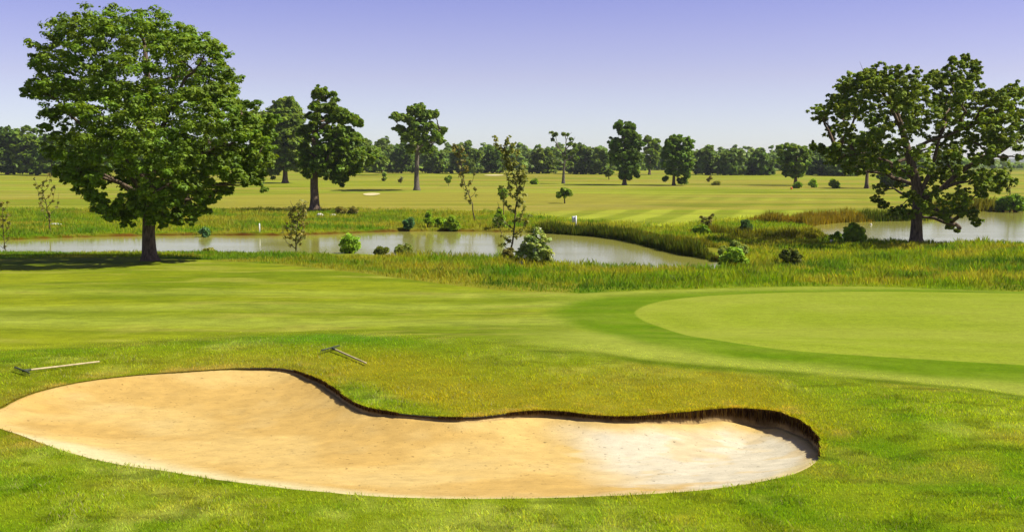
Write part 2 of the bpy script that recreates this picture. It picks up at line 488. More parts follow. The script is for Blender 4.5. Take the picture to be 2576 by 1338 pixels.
def mat_sand():
    m, nt, b, o = new_mat('bunker_sand')
    n1 = noise(nt, 55, 4, pos(nt)); n2 = noise(nt, 7, 5, pos(nt, (1, 2.2, 1)))
    sp = noise(nt, 14, 2, pos(nt)); 
    f = nd(nt, 'ShaderNodeMath', operation='MULTIPLY')
    nt.links.new(maprange(nt, n1.outputs[0], .3, .7, .9, 1.1), f.inputs[0]); nt.links.new(maprange(nt, n2.outputs[0], .3, .7, .94, 1.06), f.inputs[1])
    g = nd(nt, 'ShaderNodeMath', operation='MULTIPLY')
    nt.links.new(f.outputs[0], g.inputs[0]); nt.links.new(maprange(nt, sp.outputs[0], .66, .72, 1, .5), g.inputs[1])
    nt.links.new(mul_col(nt, attr(nt), g.outputs[0]), b.inputs['Base Color'])
    b.inputs['Roughness'].default_value = .95; b.inputs['Specular IOR Level'].default_value = .1
    h = nd(nt, 'ShaderNodeMath', operation='ADD'); nt.links.new(n1.outputs[0], h.inputs[0]); nt.links.new(n2.outputs[0], h.inputs[1])
    bump(nt, h.outputs[0], .35, .02, b)
    return m


def mat_water():
    m, nt, b, o = new_mat('pond_water')
    b.inputs['Base Color'].default_value = (.23, .225, .04, 1); b.inputs['Roughness'].default_value = .1; b.inputs['IOR'].default_value = 1.2; b.inputs['Specular Tint'].default_value = (.95, 1, .88, 1)
    n = noise(nt, 2.2, 3, pos(nt, (1, 2.6, 1))); n2 = noise(nt, .12, 2, pos(nt, (.5, 2, 1)))
    mm = nd(nt, 'ShaderNodeMath', operation='MULTIPLY'); nt.links.new(n.outputs[0], mm.inputs[0]); nt.links.new(maprange(nt, n2.outputs[0], .4, .6, .3, 1), mm.inputs[1])
    bump(nt, mm.outputs[0], .25, .03, b)
    return m


M_GROUND = mat_ground(); M_LEAF = mat_leaf('tree_leaves', .36); M_BLADE = mat_leaf('grass_blades', .5, .7, .15)
M_BARK = mat_bark('oak_bark', (.045, .032, .022), (.20, .145, .095)); M_BARKL = mat_bark('grey_bark', (.05, .042, .034), (.2, .17, .13))
M_TWIG = mat_bark('sapling_bark', (.05, .04, .02), (.13, .10, .05))
M_SOIL = mat_plain('lip_soil', (.035, .019, .010), .95, .5, 14, .04)
M_SAND = mat_sand(); M_WATER = mat_water()
M_WHITE = mat_plain('white_paint', (.78, .78, .74), .5, .08, 6, .002); M_ROCK = mat_plain('pale_rock', (.52, .49, .40), .9, .25, 9, .02)
M_WOOD = mat_plain('weathered_wood', (.44, .36, .19), .8, .3, 12, .004); M_STEEL = mat_plain('dull_metal', (.05, .06, .03), .5, .2, 20, .002)
M_ORANGE = mat_plain('orange_paint', (.6, .14, .03), .5, .08, 6, .002)

# ------------------------------------------------------------------ ground sheet
def axis(parts):
    out = [np.array([parts[0][0]])]
    for a, b, st in parts:
        n = max(1, int(round((b - a) / st))); out.append(np.linspace(a, b, n + 1)[1:])
    return np.concatenate(out)


gx_in = axis([(-20, -9.6, .16), (-9.6, 5.8, .045), (5.8, 20, .13)])
gx_out = 20 + np.cumsum(np.geomspace(.2, 190, 90)); gx_out = gx_out[gx_out < 3600]
gx = np.r_[-gx_out[::-1], gx_in, gx_out]
gy_a = -8 - np.cumsum(np.geomspace(.6, 14, 14))[::-1]
gy = np.r_[gy_a, axis([(-8, 8, .8), (8, 12.6, .1), (12.6, 24.6, .045), (24.6, 50, .11), (50, 130, .3)])]
gy = np.r_[gy, 130 + np.cumsum(np.geomspace(.4, 170, 200))]; gy = gy[gy < 5200]
GX, GY = np.meshgrid(gx, gy)
nx, ny = len(gx), len(gy)
X = GX.ravel().copy(); Y = GY.ravel().copy()
bsd, bnear = sdist(X, Y, BK, want=True, pad=1.0)
sn = np.abs(bsd) < .0285
X[sn] = bnear[sn, 0]; Y[sn] = bnear[sn, 1]; bsd[sn] = 0
_i = np.arange(ny - 1)[:, None] * nx + np.arange(nx - 1)[None]
_q = np.stack([_i, _i + 1, _i + nx + 1, _i + nx], -1).reshape(-1, 4)
_b4 = bsd[_q]; _m = (_b4 > 1e-6).any(1) & (_b4 < -1e-6).any(1)
_in = np.unique(_q[_m]); _in = _in[bsd[_in] > 1e-6]
X[_in] = bnear[_in, 0]; Y[_in] = bnear[_in, 1]; bsd[_in] = 0
psd = pond_sd(X, Y)
Z = HG(X, Y, psd)
cols = ground_col(X, Y, psd)
i = np.arange(ny - 1)[:, None] * nx + np.arange(nx - 1)[None]
q = np.stack([i, i + 1, i + nx + 1, i + nx], -1).reshape(-1, 4)
q = q[~(bsd[q] > 1e-6).any(1)]
tag(obj('ground', mk_mesh('ground', np.c_[X, Y, Z], q, cols, M_GROUND)), kind='structure')

# water
for k, P in enumerate(PONDS):
    lo = P.min(0) - 1; hi = P.max(0) + 1
    xs = np.linspace(lo[0], hi[0], 160); ys = np.linspace(lo[1], hi[1], 90)
    A, B = np.meshgrid(xs, ys); A = A.ravel(); B = B.ravel()
    s = sdist(A, B, P)
    i = np.arange(89)[:, None] * 160 + np.arange(159)[None]
    q = np.stack([i, i + 1, i + 161, i + 160], -1).reshape(-1, 4)
    q = q[(s[q] > -1.2).any(1)]
    tag(obj('pond_water', mk_mesh('pond_water', np.c_[A, B, np.full(len(A), WL)], q, None, M_WATER)), kind='structure')

# ------------------------------------------------------------------ bunker
S_GOLD = lin(255, 217, 130) * 1.10; S_DARK = lin(241, 197, 106) * 1.08; S_PALE = lin(255, 243, 205) * 1.14; S_CREAM = lin(255, 240, 176) * 1.12
lo = BK.min(0) - .2; hi = BK.max(0) + .2
xs = np.arange(lo[0], hi[0], .045); ys = np.arange(lo[1], hi[1], .045)
A, B = np.meshgrid(xs, ys); A = A.ravel(); B = B.ravel()
s = sdist(A, B, BK, pad=3.0)
bs = BK[::3]
dr = np.zeros(len(A))
for c in range(0, len(A), 20000):
    d2 = (A[c:c + 20000, None] - bs[:, 0]) ** 2 + (B[c:c + 20000, None] - bs[:, 1]) ** 2
    w = 1 / (d2 + .01) ** 1.4
    dr[c:c + 20000] = (w * bs[:, 2]).sum(1) / w.sum(1)
dep = np.clip(s, 0, None)


def sandz(A, B, s, dr):
    dep = np.clip(s, 0, None)
    return H0(A, B) - dr - .28 * (1 - np.exp(-dep / .9)) + .02 * (fbm(A / .5, B / .35, 61, 3) - .5) + .05 * (fbm(A / 1.6, B / 1.6, 62, 2) - .5) + .026 * (fbm(A / .22, B / .12, 68, 3) - .5) + .10 * fbm(A / .3, B / .3, 70, 2) * np.exp(-dep / .2) * np.clip(dr / .15, 0, 1)


zs = sandz(A, B, s, dr)
zlow = H0(A, B) - dr - .006
zs = zlow + (zs - zlow) * sst(-.01, .14, s) - .05 * (1 - sst(-.05, .015, s))
n1 = fbm(A / .9, B / .9, 63, 4); n2 = fbm(A / .25, B / .18, 64, 3); n4 = fbm(A / 2.2, B / 1.3, 65, 3)
sc_ = mix(S_GOLD, S_DARK, sst(.42, .62, n4) * .75)
sc_ = mix(sc_, S_CREAM, .12 * sst(.5, .75, n1))
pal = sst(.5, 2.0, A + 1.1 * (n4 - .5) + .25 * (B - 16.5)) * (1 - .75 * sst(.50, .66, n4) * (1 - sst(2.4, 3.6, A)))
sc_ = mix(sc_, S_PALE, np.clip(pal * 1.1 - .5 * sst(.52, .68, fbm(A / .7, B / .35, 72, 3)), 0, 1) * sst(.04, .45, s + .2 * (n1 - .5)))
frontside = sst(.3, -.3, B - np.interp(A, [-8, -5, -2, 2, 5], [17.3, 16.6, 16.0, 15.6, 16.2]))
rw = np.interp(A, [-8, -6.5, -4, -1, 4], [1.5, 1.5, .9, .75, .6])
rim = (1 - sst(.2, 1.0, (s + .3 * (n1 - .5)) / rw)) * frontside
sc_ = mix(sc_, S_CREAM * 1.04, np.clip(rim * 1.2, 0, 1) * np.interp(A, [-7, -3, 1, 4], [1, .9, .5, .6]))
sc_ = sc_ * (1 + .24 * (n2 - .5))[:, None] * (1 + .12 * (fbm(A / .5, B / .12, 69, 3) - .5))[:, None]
nxs = len(xs)
i = np.arange(len(ys) - 1)[:, None] * nxs + np.arange(nxs - 1)[None]
q = np.stack([i, i + 1, i + nxs + 1, i + nxs], -1).reshape(-1, 4)
q = q[(s[q] > -.05).all(1)]
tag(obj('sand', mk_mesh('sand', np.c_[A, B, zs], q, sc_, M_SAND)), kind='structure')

# cut turf face below the lip
n = len(BK); cen = BK[:, :2]
nrm = np.roll(cen, -1, 0) - np.roll(cen, 1, 0); nrm = np.c_[nrm[:, 1], -nrm[:, 0]]; nrm /= np.linalg.norm(nrm, axis=1)[:, None]
tst = sdist(cen[:, 0] + nrm[:, 0] * .03, cen[:, 1] + nrm[:, 1] * .03, BK)
nrm[tst > 0] *= -1                                    # outward
top = H0(cen[:, 0], cen[:, 1])
rows = []
rg = np.random.default_rng(3)
prof = [(.06, -.06), (.0, -.014), (.012, -.18), (.04, -.45), (.02, -.75), (-.02, -1.0), (-.05, -1.25)]
for off, dz in prof:
    jit = (rg.random(n) - .5) * .05 * (BK[:, 2] / .3)
    e = off + (jit if dz < -.1 else 0)
    p = cen + nrm * np.reshape(e + np.zeros(n), (-1, 1))
    rows.append(np.c_[p, top + (dz * (BK[:, 2] + .012) if dz < -.1 else dz)])
V = np.vstack(rows)
j = np.arange(n); j2 = (j + 1) % n
q = np.vstack([np.stack([r * n + j, r * n + j2, (r + 1) * n + j2, (r + 1) * n + j], -1) for r in range(len(prof) - 1)])
fr = np.repeat([0, 0, .2, .45, .75, 1, 1.2], n); u_ = np.tile(np.arange(n), len(prof))
low = sst(.42, .85, fr + .8 * (fbm(u_ / 9.0, fr * 3, 66, 3) - .5))
wc = mix(np.array([.062, .038, .018]), np.array([.32, .22, .085]), low) * (.6 + .8 * fbm(u_ / 3.0, fr * 8, 67, 2))[:, None]
turfy = 1 - sst(.02, .07, np.tile(BK[:, 2], len(prof)))
wc = mix(wc, C_GOLD * .8, turfy)
M_FACE = mat_ground(); M_FACE.name = 'cut_turf_face'
tag(obj('bunker_face', mk_mesh('bunker_face', V, q, wc, M_FACE)), kind='structure')

# ------------------------------------------------------------------ grass blades
def blades(P, h, w, col, lean=.35, rg=rng, tipc=None):
    N = len(P)
    a = rg.random(N) * 2 * np.pi
    dx = np.c_[np.cos(a), np.sin(a)] * (w / 2)[:, None]
    b = rg.random(N) * 2 * np.pi; l = lean * h * rg.random(N)
    V = np.zeros((N, 4, 3))
    V[:, 0, :2] = P[:, :2] - dx; V[:, 1, :2] = P[:, :2] + dx
    V[:, 0, 2] = V[:, 1, 2] = P[:, 2]
    m = np.c_[P[:, 0] + np.cos(b) * l * .35, P[:, 1] + np.sin(b) * l * .35, P[:, 2] + h * .6]
    V[:, 2] = m + np.c_[dx * .75, np.zeros(N)]
    V[:, 3] = np.c_[P[:, 0] + np.cos(b) * l, P[:, 1] + np.sin(b) * l, P[:, 2] + h]
    Fq = np.arange(N * 4).reshape(N, 4)[:, [0, 1, 2, 3]]
    C = np.repeat(col[:, None, :], 4, 1)
    if tipc is not None:
        C[:, 3] = tipc; C[:, 2] = (col + tipc) / 2
    return V.reshape(-1, 3), Fq, C.reshape(-1, 3)


def jitcol(c, rg, v=.25):
    N = len(c)
    return np.clip(c * (1 + v * (rg.random((N, 1)) * 2 - 1)) * (1 + .12 * (rg.random((N, 3)) * 2 - 1)), .002, .9)


def scatter(x0, x1, y0, y1, dens, rg):
    N = int((x1 - x0) * (y1 - y0) * dens)
    return x0 + rg.random(N) * (x1 - x0), y0 + rg.random(N) * (y1 - y0)


def infr(x, y, m=1.0):
    return np.abs(x) < y * (1288 / F) * 1.04 + m


BOOST = 3.0
rg = np.random.default_rng(21)
parts = []
for (y0, y1, dens, w0) in ((10.5, 13.5, 1500, .0055), (13.5, 16.5, 1100, .0065), (16.5, 20, 700, .008), (20, 25, 420, .010), (25, 30, 170, .013)):
    hw = y1 * .49 + 1
    x, y = scatter(-hw, hw, y0, y1, dens, rg)
    ok = infr(x, y, .6); x, y = x[ok], y[ok]
    clx = np.interp(x, CLX, CLY)
    bs_ = sdist(x, y, BK, pad=1.0)
    ok = (bs_ < -.005) & (y - clx < .25 + .5 * rg.random(len(x))); x, y = x[ok], y[ok]
    c = ground_col(x, y, np.full(x.shape, -6.0))
    cl = fbm(x / .22, y / .22, 71, 2); c2 = fbm(x / .9, y / .9, 72, 2)
    h = (.018 + .05 * cl * (.4 + c2)) * (.6 + .8 * rg.random(len(x)))
    h *= np.interp(y, [12, 24, 30], [1, 1.1, .8]) * (1 - .6 * sst(-1.5, .3, y - np.interp(x, CLX, CLY)))
    w = w0 * (.7 + .6 * rg.random(len(x)))
    c = jitcol(c, rg, .22) * BOOST
    pale = rg.random(len(x)) < .12 * sst(.38, .62, c2); c[pale] = lin(214, 212, 136) * 1.3
    parts.append(blades(np.c_[x, y, H0(x, y) - .004], h, w, c, .9, rg))
# fringe of turf hanging over the bunker edge
pw = .25 + np.clip(BK[:, 2] / .12, 0, 1); ii = rg.choice(n, 13000, p=pw / pw.sum()); t = rg.random(len(ii))[:, None]
p = cen[ii] * (1 - t) + cen[(ii + 1) % n] * t + nrm[ii] * (rg.random((len(ii), 1)) * .07)
c = ground_col(p[:, 0] + nrm[ii, 0] * .2, p[:, 1] + nrm[ii, 1] * .2, np.full(len(ii), -6.0))
c = jitcol(mix(c, C_GOLD * .8, np.full(len(ii), .25)), rg, .35)
hh = (.012 + .035 * rg.random(len(ii))) * (.5 + 1.3 * np.clip(BK[ii, 2] / .15, 0, 1))
parts.append(blades(np.c_[p, H0(p[:, 0], p[:, 1]) - .01], hh, np.full(len(ii), .008), c * BOOST, 1.1, rg))
def join(parts):
    V = np.vstack([a[0] for a in parts]); o = np.cumsum([0] + [len(a[0]) for a in parts[:-1]])
    return V, np.vstack([a[1] + k for a, k in zip(parts, o)]), np.vstack([a[2] for a in parts])
V, Fq, C = join(parts)
tag(obj('turf_grass', mk_mesh('turf_grass', V, Fq, C, M_BLADE)), 'short rough grass round the bunker and in the foreground', 'grass', kind='stuff')

# roots and dead stems on the cut face
sel = np.where(BK[:, 2] > .08)[0]
ii = sel[rg.integers(0, len(sel), 9000)]; t = rg.random(len(ii))
p = cen[ii] + (cen[(ii + 1) % n] - cen[ii]) * t[:, None] - nrm[ii] * (rg.random((len(ii), 1)) * .035 - .005)
L = BK[ii, 2] * (.15 + .7 * rg.random(len(ii)) ** 1.6)
c = jitcol(np.where((rg.random(len(ii)) < .4)[:, None], lin(160, 126, 56), lin(84, 54, 26)), rg, .4)
V, Fq, C = blades(np.c_[p, top[ii] + .01], -L, np.full(len(ii), .014), c, .25, rg)
tag(obj('lip_roots', mk_mesh('lip_roots', V, Fq, C, M_BLADE)), 'dark roots and dead stems hanging from the turf lip of the bunker', 'roots', kind='stuff')

# tall wild grass by the ponds; darker weedy patches in it
_wp = np.array([(2490, 668, 2.4), (2440, 690, 1.4), (2385, 672, 1.1), (2560, 662, 2.6), (1250, 716, 1.0), (1530, 726, 1.3), (1345, 718, .6), (790, 661, .8), (2005, 672, 2.0), (2130, 682, 1.4), (1700, 712, 1.0),
                (2570, 726, 1.6), (1100, 690, .9), (1900, 700, 1.0), (2290, 705, 1.1), (2200, 655, 1.6), (600, 652, 1.0), (1420, 690, .8), (150, 660, 2.0)], float)
WEEDP = hit(_wp[:, 0], _wp[:, 1]); WEEDR = _wp[:, 2]
def wild(x, y, hmax, w, rg, dark=0.0, kb=2.1):
    ps = pond_sd(x, y); ok = ps < -.05; x, y, ps = x[ok], y[ok], ps[ok]
    c = ground_col(x, y, np.minimum(ps, -.6))
    a = fbm(x / 1.6, y / 1.6, 81, 3); b = fbm(x / .5, y / .5, 82, 2)
    h = hmax * (.35 + 1.1 * a * b * 1.6) * (.5 + .8 * rg.random(len(x)))
    g = sst(.52, .72, fbm(x / 2.3 + 8, y / 2.3, 83, 3))
    c = mix(c, C_POND2 * np.array([.62, .85, .7]), g * .7)
    for (qx, qy, _), qr in zip(WEEDP, WEEDR):
        c = mix(c, C_POND2 * np.array([.26, .46, .40]), .95 * np.exp(-((x - qx) / qr) ** 2 - ((y - qy) / (qr * .8)) ** 2))
    c = jitcol(c, rg, .3) * kb
    tip = np.where((rg.random(len(x)) < .3)[:, None], mix(c, lin(206, 206, 110), np.full(len(x), .45)), c)
    return blades(np.c_[x, y, HG(x, y, ps) - .02], h, w * (.7 + .6 * rg.random(len(x))), c, .55, rg, tip)


rg = np.random.default_rng(31)
parts = []
x, y = scatter(-34, 38, 35.5, 76, 130, rg)
d = y - Yd(x); keep = infr(x, y, 2) & (d > .1 * rg.random(len(x))) & (rg.random(len(x)) < np.interp(y, [38, 55, 76], [1, .8, .5]))
keep &= (y < np.interp(x, [-34, -8, 12, 13, 40], [64, 60, 60, 77, 77]))
x, y = x[keep], y[keep]
hm = np.interp(y - Yd(x), [0, 1.2, 5], [.12, .24, .34]) * np.interp(x, [-20, -12, -4, 40], [.5, .75, 1.0, 1.0])
ps = pond_sd(x, y); ok = ps < -.05
parts.append(wild(x[ok], y[ok], hm[ok], np.full(ok.sum(), .028), rg))
x, y = scatter(-62, 62, 66, 126, 42, rg)
fy = np.interp(x, [-70, -20, 0, 6, 12, 22, 60], [122, 120, 112, 98, 88, 100, 128])
ps = pond_sd(x, y)
keep = infr(x, y, 2) & (y < fy + 4 * rg.random(len(x))) & (ps < -.2); x, y = x[keep], y[keep]
parts.append(wild(x, y, np.full(len(x), .34), np.full(len(x), .05), rg))
V, Fq, C = join(parts)
tag(obj('wild_grass', mk_mesh('wild_grass', V, Fq, C, M_BLADE)), 'long uncut grass and weeds along the pond banks', 'grass', kind='stuff')

# reeds: a band outside a stretch of pond edge
def reedband(pts, wid, dens, hmax, ca, cb, rg):
    """pts: (px, py) along the foot of the reeds; wid: band depth in metres away from camera"""
    P = hitz(pts, WL); seg = np.linalg.norm(np.diff(P, axis=0), axis=1); cum = np.r_[0, np.cumsum(seg)]
    N = int(cum[-1] * wid * dens)
    u = rg.random(N) * cum[-1]
    x = np.interp(u, cum, P[:, 0]) + (rg.random(N) - .5) * .3; y = np.interp(u, cum, P[:, 1]) + rg.random(N) ** 1.3 * wid
    e = np.minimum(u, cum[-1] - u); e = sst(0, 2.0, e)
    a = fbm(x / 1.2, y / 1.2, 91, 3)
    h = hmax * (.55 + .8 * a) * (.6 + .6 * rg.random(N)) * (.35 + .65 * e)
    c = mix(ca, cb, np.clip(a * 1.6 - .3 + .3 * (rg.random(N) - .5), 0, 1))
    ps = pond_sd(x, y)
    z = np.maximum(HG(x, y, ps), WL - .05)
    tip = np.where((rg.random(N) < .35)[:, None], mix(c, lin(176, 156, 70), np.full(N, .5)), c)
    return blades(np.c_[x, y, z], h, np.full(N, .045) * (y / 70), jitcol(c, rg, .3), .3, rg, tip)


RG, RD = lin(132, 154, 30), lin(84, 116, 24); RY, RY2 = lin(206, 176, 44), lin(178, 172, 40)
parts = [reedband([(1330, 586), (1400, 589), (1500, 596), (1580, 607), (1640, 622), (1700, 638), (1760, 649), (1800, 657)], 1.6, 130, .75, RD, RG, rg),
         reedband([(1500, 590), (1580, 598), (1640, 610), (1700, 622), (1760, 632), (1830, 640)], 3.0, 60, .4, RG, RY2, rg),
         reedband([(1740, 594), (1800, 600), (1900, 607), (2000, 611), (2060, 609)], 2.2, 90, .7, RG, RY2, rg),
         reedband([(1880, 603), (1960, 606), (2040, 606), (2078, 600)], 2.4, 60, .6, RG, RY2, rg),
         reedband([(1895, 566), (1960, 569), (2030, 573), (2060, 566), (2110, 561), (2200, 558)], 3.5, 60, .9, RY, RY2, rg),
         reedband([(2150, 559), (2240, 557), (2335, 556)], 2.0, 90, .95, RD, RG, rg),
         reedband([(2372, 546), (2400, 534), (2500, 532), (2620, 532)], 3.0, 50, 1.2, RG, RY2, rg)]
V, Fq, C = join(parts)
tag(obj('reeds', mk_mesh('reeds', V, Fq, C, M_BLADE)), 'dense reeds along the far edges of the ponds', 'reeds', kind='stuff')

# ------------------------------------------------------------------ trees
T_DARK = np.array([.100, .175, .011]); T_MID = np.array([.142, .225, .013]); T_LITE = np.array([.165, .245, .015]); T_YEL = np.array([.18, .20, .018]); T_FAR = np.array([.135, .21, .024])


def leafset(cent, rad, flat, nl, size, tint, rg, upb=.6):
    """cent (S,3) sub-clump centres, rad (S,)"""
    S = len(cent); N = S * nl
    d = rg.normal(size=(S, nl, 3)); d /= np.linalg.norm(d, axis=2, keepdims=True)
    fl_ = rg.random((S, nl)) < .6
    d[..., 2] = np.where(fl_, np.abs(d[..., 2]), d[..., 2])
    rr = rg.random((S, nl, 1)) ** .38 * (1 + .5 * (rg.random((S, nl, 1)) < .2))
    p = cent[:, None] + d * rr * rad[:, None, None] * np.array([1, 1, flat])
    nn = d * .9 + np.array([0, 0, upb]) + rg.normal(size=(S, nl, 3)) * .38
    nn /= np.linalg.norm(nn, axis=2, keepdims=True)
    r = rg.normal(size=(S, nl, 3)); t = np.cross(nn, r); t /= np.linalg.norm(t, axis=2, keepdims=True)
    b = np.cross(nn, t)
    sz = size * (.55 + .8 * rg.random((S, nl, 1)))
    a = t * sz * .85; bb = b * sz * .5
    cup = nn * sz * .16
    V = np.stack([p - a, p - bb + cup, p + a, p + bb + cup], 2).reshape(-1, 3)
    sub = (.82 + .36 * rg.random((S, 1, 1))); hue = rg.random((S, 1, 1))
    c = tint * sub * (.75 + .5 * rg.random((S, nl, 1))) * (1 + (hue - .5) * np.array([.35, .1, -.2]))
    C = np.repeat(c.reshape(N, 1, 3), 4, 1).reshape(-1, 3)
    return V, np.arange(N * 4).reshape(N, 4), C


def blobs3(bl, bx, by, s, rg, dscale=.85, maxd=4):
    """photo circles -> 3-D foliage masses round the tree's axis"""
    b = np.array(bl, float)
    x = (b[:, 0] - bx) * s; z = (by - b[:, 1]) * s; r = b[:, 2] * s
    xa, xb = (x - r).min(), (x + r).max(); za, zb = (z - r).min(), (z + r).max()
    xc, zc = (xa + xb) / 2, (za + zb) / 2; Rx, Rz = (xb - xa) / 2, (zb - za) / 2
    C = []; R = []
    for k in range(len(x)):
        e = 1 - ((x[k] - xc) / Rx) ** 2 * .9 - ((z[k] - zc) / Rz) ** 2 * .6
        hd = max(0, dscale * Rx * math.sqrt(max(e, 0)) - r[k] * .4)
        nd_ = int(np.clip(round(hd / r[k] * 1.0 + .6), 1, maxd))
        for q in range(nd_):
            yy = 0 if nd_ == 1 else (-hd + 2 * hd * q / (nd_ - 1))
            yy += (rg.random() - .5) * r[k] * .9
            sh = 1 if nd_ == 1 else 1 - .12 * abs(yy) / max(hd, .01)
            pull = 0 if hd < .01 else .14 * (abs(yy) / (hd + r[k])) ** 2
            C.append((x[k] + (xc - x[k]) * pull + (rg.random() - .5) * r[k] * .3, yy, z[k] + (zc - z[k]) * pull + (rg.random() - .5) * r[k] * .3)); R.append(r[k] * sh)
    return np.array(C), np.array(R)


def crown_mesh(bl, bx, by, Yc, tint, seed, nsub=9, nl=36, leaf=.0024, dscale=.8, maxd=4, flat=.62, sparse=1.0, shell=.45, rs=.86, drop=0.0, flower=0.0, spread=1.0, sr=1.0):
    rg = np.random.default_rng(seed)
    s = Yc / F; nl = max(8, int(nl * .95)); nsub = max(5, int(nsub * 1.05))
    C, R = blobs3(bl, bx, by, s, rg, dscale, maxd)
    R = R * rs
    if drop:
        kp = rg.random(len(C)) > drop; C, R = C[kp], R[kp]
    k = np.repeat(np.arange(len(C)), nsub)
    btint = (.8 + .4 * rg.random((len(C), 1, 1)))[k]
    d = rg.normal(size=(len(k), 3)); d /= np.linalg.norm(d, axis=1)[:, None]
    d[:, 2] = d[:, 2] * .8 + .08
    rr = shell + (1 - shell) * rg.random(len(k)) ** .7
    cent = C[k] + d * (R[k] * rr * spread * (.95 + .35 * (rg.random(len(k)) < .25)))[:, None]
    rad = R[k] * sr * (.24 + .3 * rg.random(len(k)) ** 1.3)
    keep = rg.random(len(k)) < sparse
    V, Fq, Cc = leafset(cent[keep], rad[keep], flat, nl, leaf * Yc, tint * btint[keep], rg)
    if flower:
        fl = np.repeat(rg.random(len(Fq)) < flower, 4); Cc[fl] = (.62, .64, .50)
    return mk_mesh('crown', V, Fq, Cc, M_LEAF, smooth=False), C, R


def limb_path(a, b, rg, sag=.12, n=7):
    a = np.array(a, float); b = np.array(b, float)
    t = np.linspace(0, 1, n)[:, None]
    L = np.linalg.norm(b - a)
    mid = (a + b) / 2 + np.array([0, 0, L * sag]) + rg.normal(size=3) * L * .06
    p = (1 - t) ** 2 * a + 2 * t * (1 - t) * mid + t * t * b
    p[1:-1] += rg.normal(size=(n - 2, 3)) * L * .018
    return p


def trunk_part(mb, pts, rad, rg, rough=.18, sides=12):
    P = np.array(pts, float); R = np.array(rad, float)
    u = np.linspace(0, 1, 18); k = np.linspace(0, 1, len(P))
    Pi = np.stack([np.interp(u, k, P[:, c]) for c in range(3)], 1); Ri = np.interp(u, k, R)
    mb.tube(Pi, Ri, sides, rough, rg)


def tree(name, label, bl, base, trunk, tw, tint, seed, cat='tree', group=None, nlimb=9, limbs=None, bark=None, lparts=False, nsub=9, nl=36, **kw):
    """bl circles, base (px,py), trunk polyline in px, tw trunk width in px"""
    bark = bark or M_BARK
    rg = np.random.default_rng(seed + 500)
    B = hit1(*base); B[2] = HG(B[:1], B[1:2])[0]
    Yc = B[1]; s = Yc / F
    t = thing(name, label, cat, (B[0], B[1], B[2]), group)
    cm, C, R = crown_mesh(bl, base[0], base[1], Yc, tint, seed, nsub, nl, **kw)
    obj('crown', cm, t)
    tp = np.array([[(p[0] - base[0]) * s, (p[2] if len(p) > 2 else 0), (base[1] - p[1]) * s] for p in trunk])
    tp[0, 2] = -.25
    r0 = tw * s / 2
    mb = MB()
    m = len(tp)
    rads = np.interp(np.linspace(0, 1, m), [0, .5, 1], [1, .85, .28]) * r0
    # root flare
    d01 = tp[1] - tp[0]
    P2 = [tp[0], tp[0] + d01 * .12 + [0, 0, .12], tp[0] + d01 * .3 + [0, 0, .1], tp[0] + d01 * .6] + list(tp[1:])
    R2 = [r0 * 1.9, r0 * 1.5, r0 * 1.2, r0 * 1.05] + list(rads[1:])
    mb.tube(np.array(P2), np.array(R2), 14, .16, rg)
    groups = []
    if limbs:
        for pl, w0 in limbs:
            p = np.array([[(q_[0] - base[0]) * s, (q_[2] if len(q_) > 2 else 0), (base[1] - q_[1]) * s] for q_ in pl])
            u = np.linspace(0, 1, 10); k = np.linspace(0, 1, len(p))
            pi = np.stack([np.interp(u, k, p[:, c]) for c in range(3)], 1); pi[1:-1] += rg.normal(size=(8, 3)) * w0 * s * .25
            lm = MB(); lm.tube(pi, np.linspace(w0 * s / 2, w0 * s / 7, 10), 8, .15, rg)
            groups.append((lm, pi))
    order = rg.permutation(len(C))[:nlimb]
    for q_ in order:
        c = C[q_]
        # start from the trunk or the nearest limb, below the target
        cand = [(tp[k] if True else 0, None) for k in range(1, m)]
        pts_ = [np.array([np.interp(f, np.linspace(0, 1, m), tp[:, a]) for a in range(3)]) for f in np.linspace(.35, 1, 12)]
        own = [-1] * 12
        for gi, (lm, pi) in enumerate(groups):
            pts_ += list(pi[2:]); own += [gi] * (len(pi) - 2)
        dd = [np.linalg.norm(c - p) + (3 * max(0, p[2] - c[2] + .15 * np.linalg.norm(c[:2] - p[:2]))) for p in pts_]
        k = int(np.argmin(dd)); a = pts_[k]; L = np.linalg.norm(c - a)
        path = limb_path(a, c, rg)
        rr = np.linspace(min(r0 * .42, .045 * L + r0 * .08), r0 * .05, len(path))
        if lparts and own[k] < 0 and L > 5 * r0:
            lm = MB(); lm.tube(path, rr, 7, .15, rg); groups.append((lm, path))
        else:
            (mb if own[k] < 0 else groups[own[k]][0]).tube(path, rr, 6, .1, rg)
        # twigs
        for _ in range(3):
            e = c + rg.normal(size=3) * R[q_] * .55
            (mb if own[k] < 0 else groups[own[k]][0]).tube(limb_path(path[-3], e, rg, .05, 5), np.linspace(r0 * .06, r0 * .015, 5), 4)
    mb.build('trunk', bark, t)
    for lm, _ in groups:
        lm.build('limb', bark, t)
    return t


def cv(l, ox, oy, k):
    return [(ox + a / k, oy + b / k, r / k) for a, b, r in l]


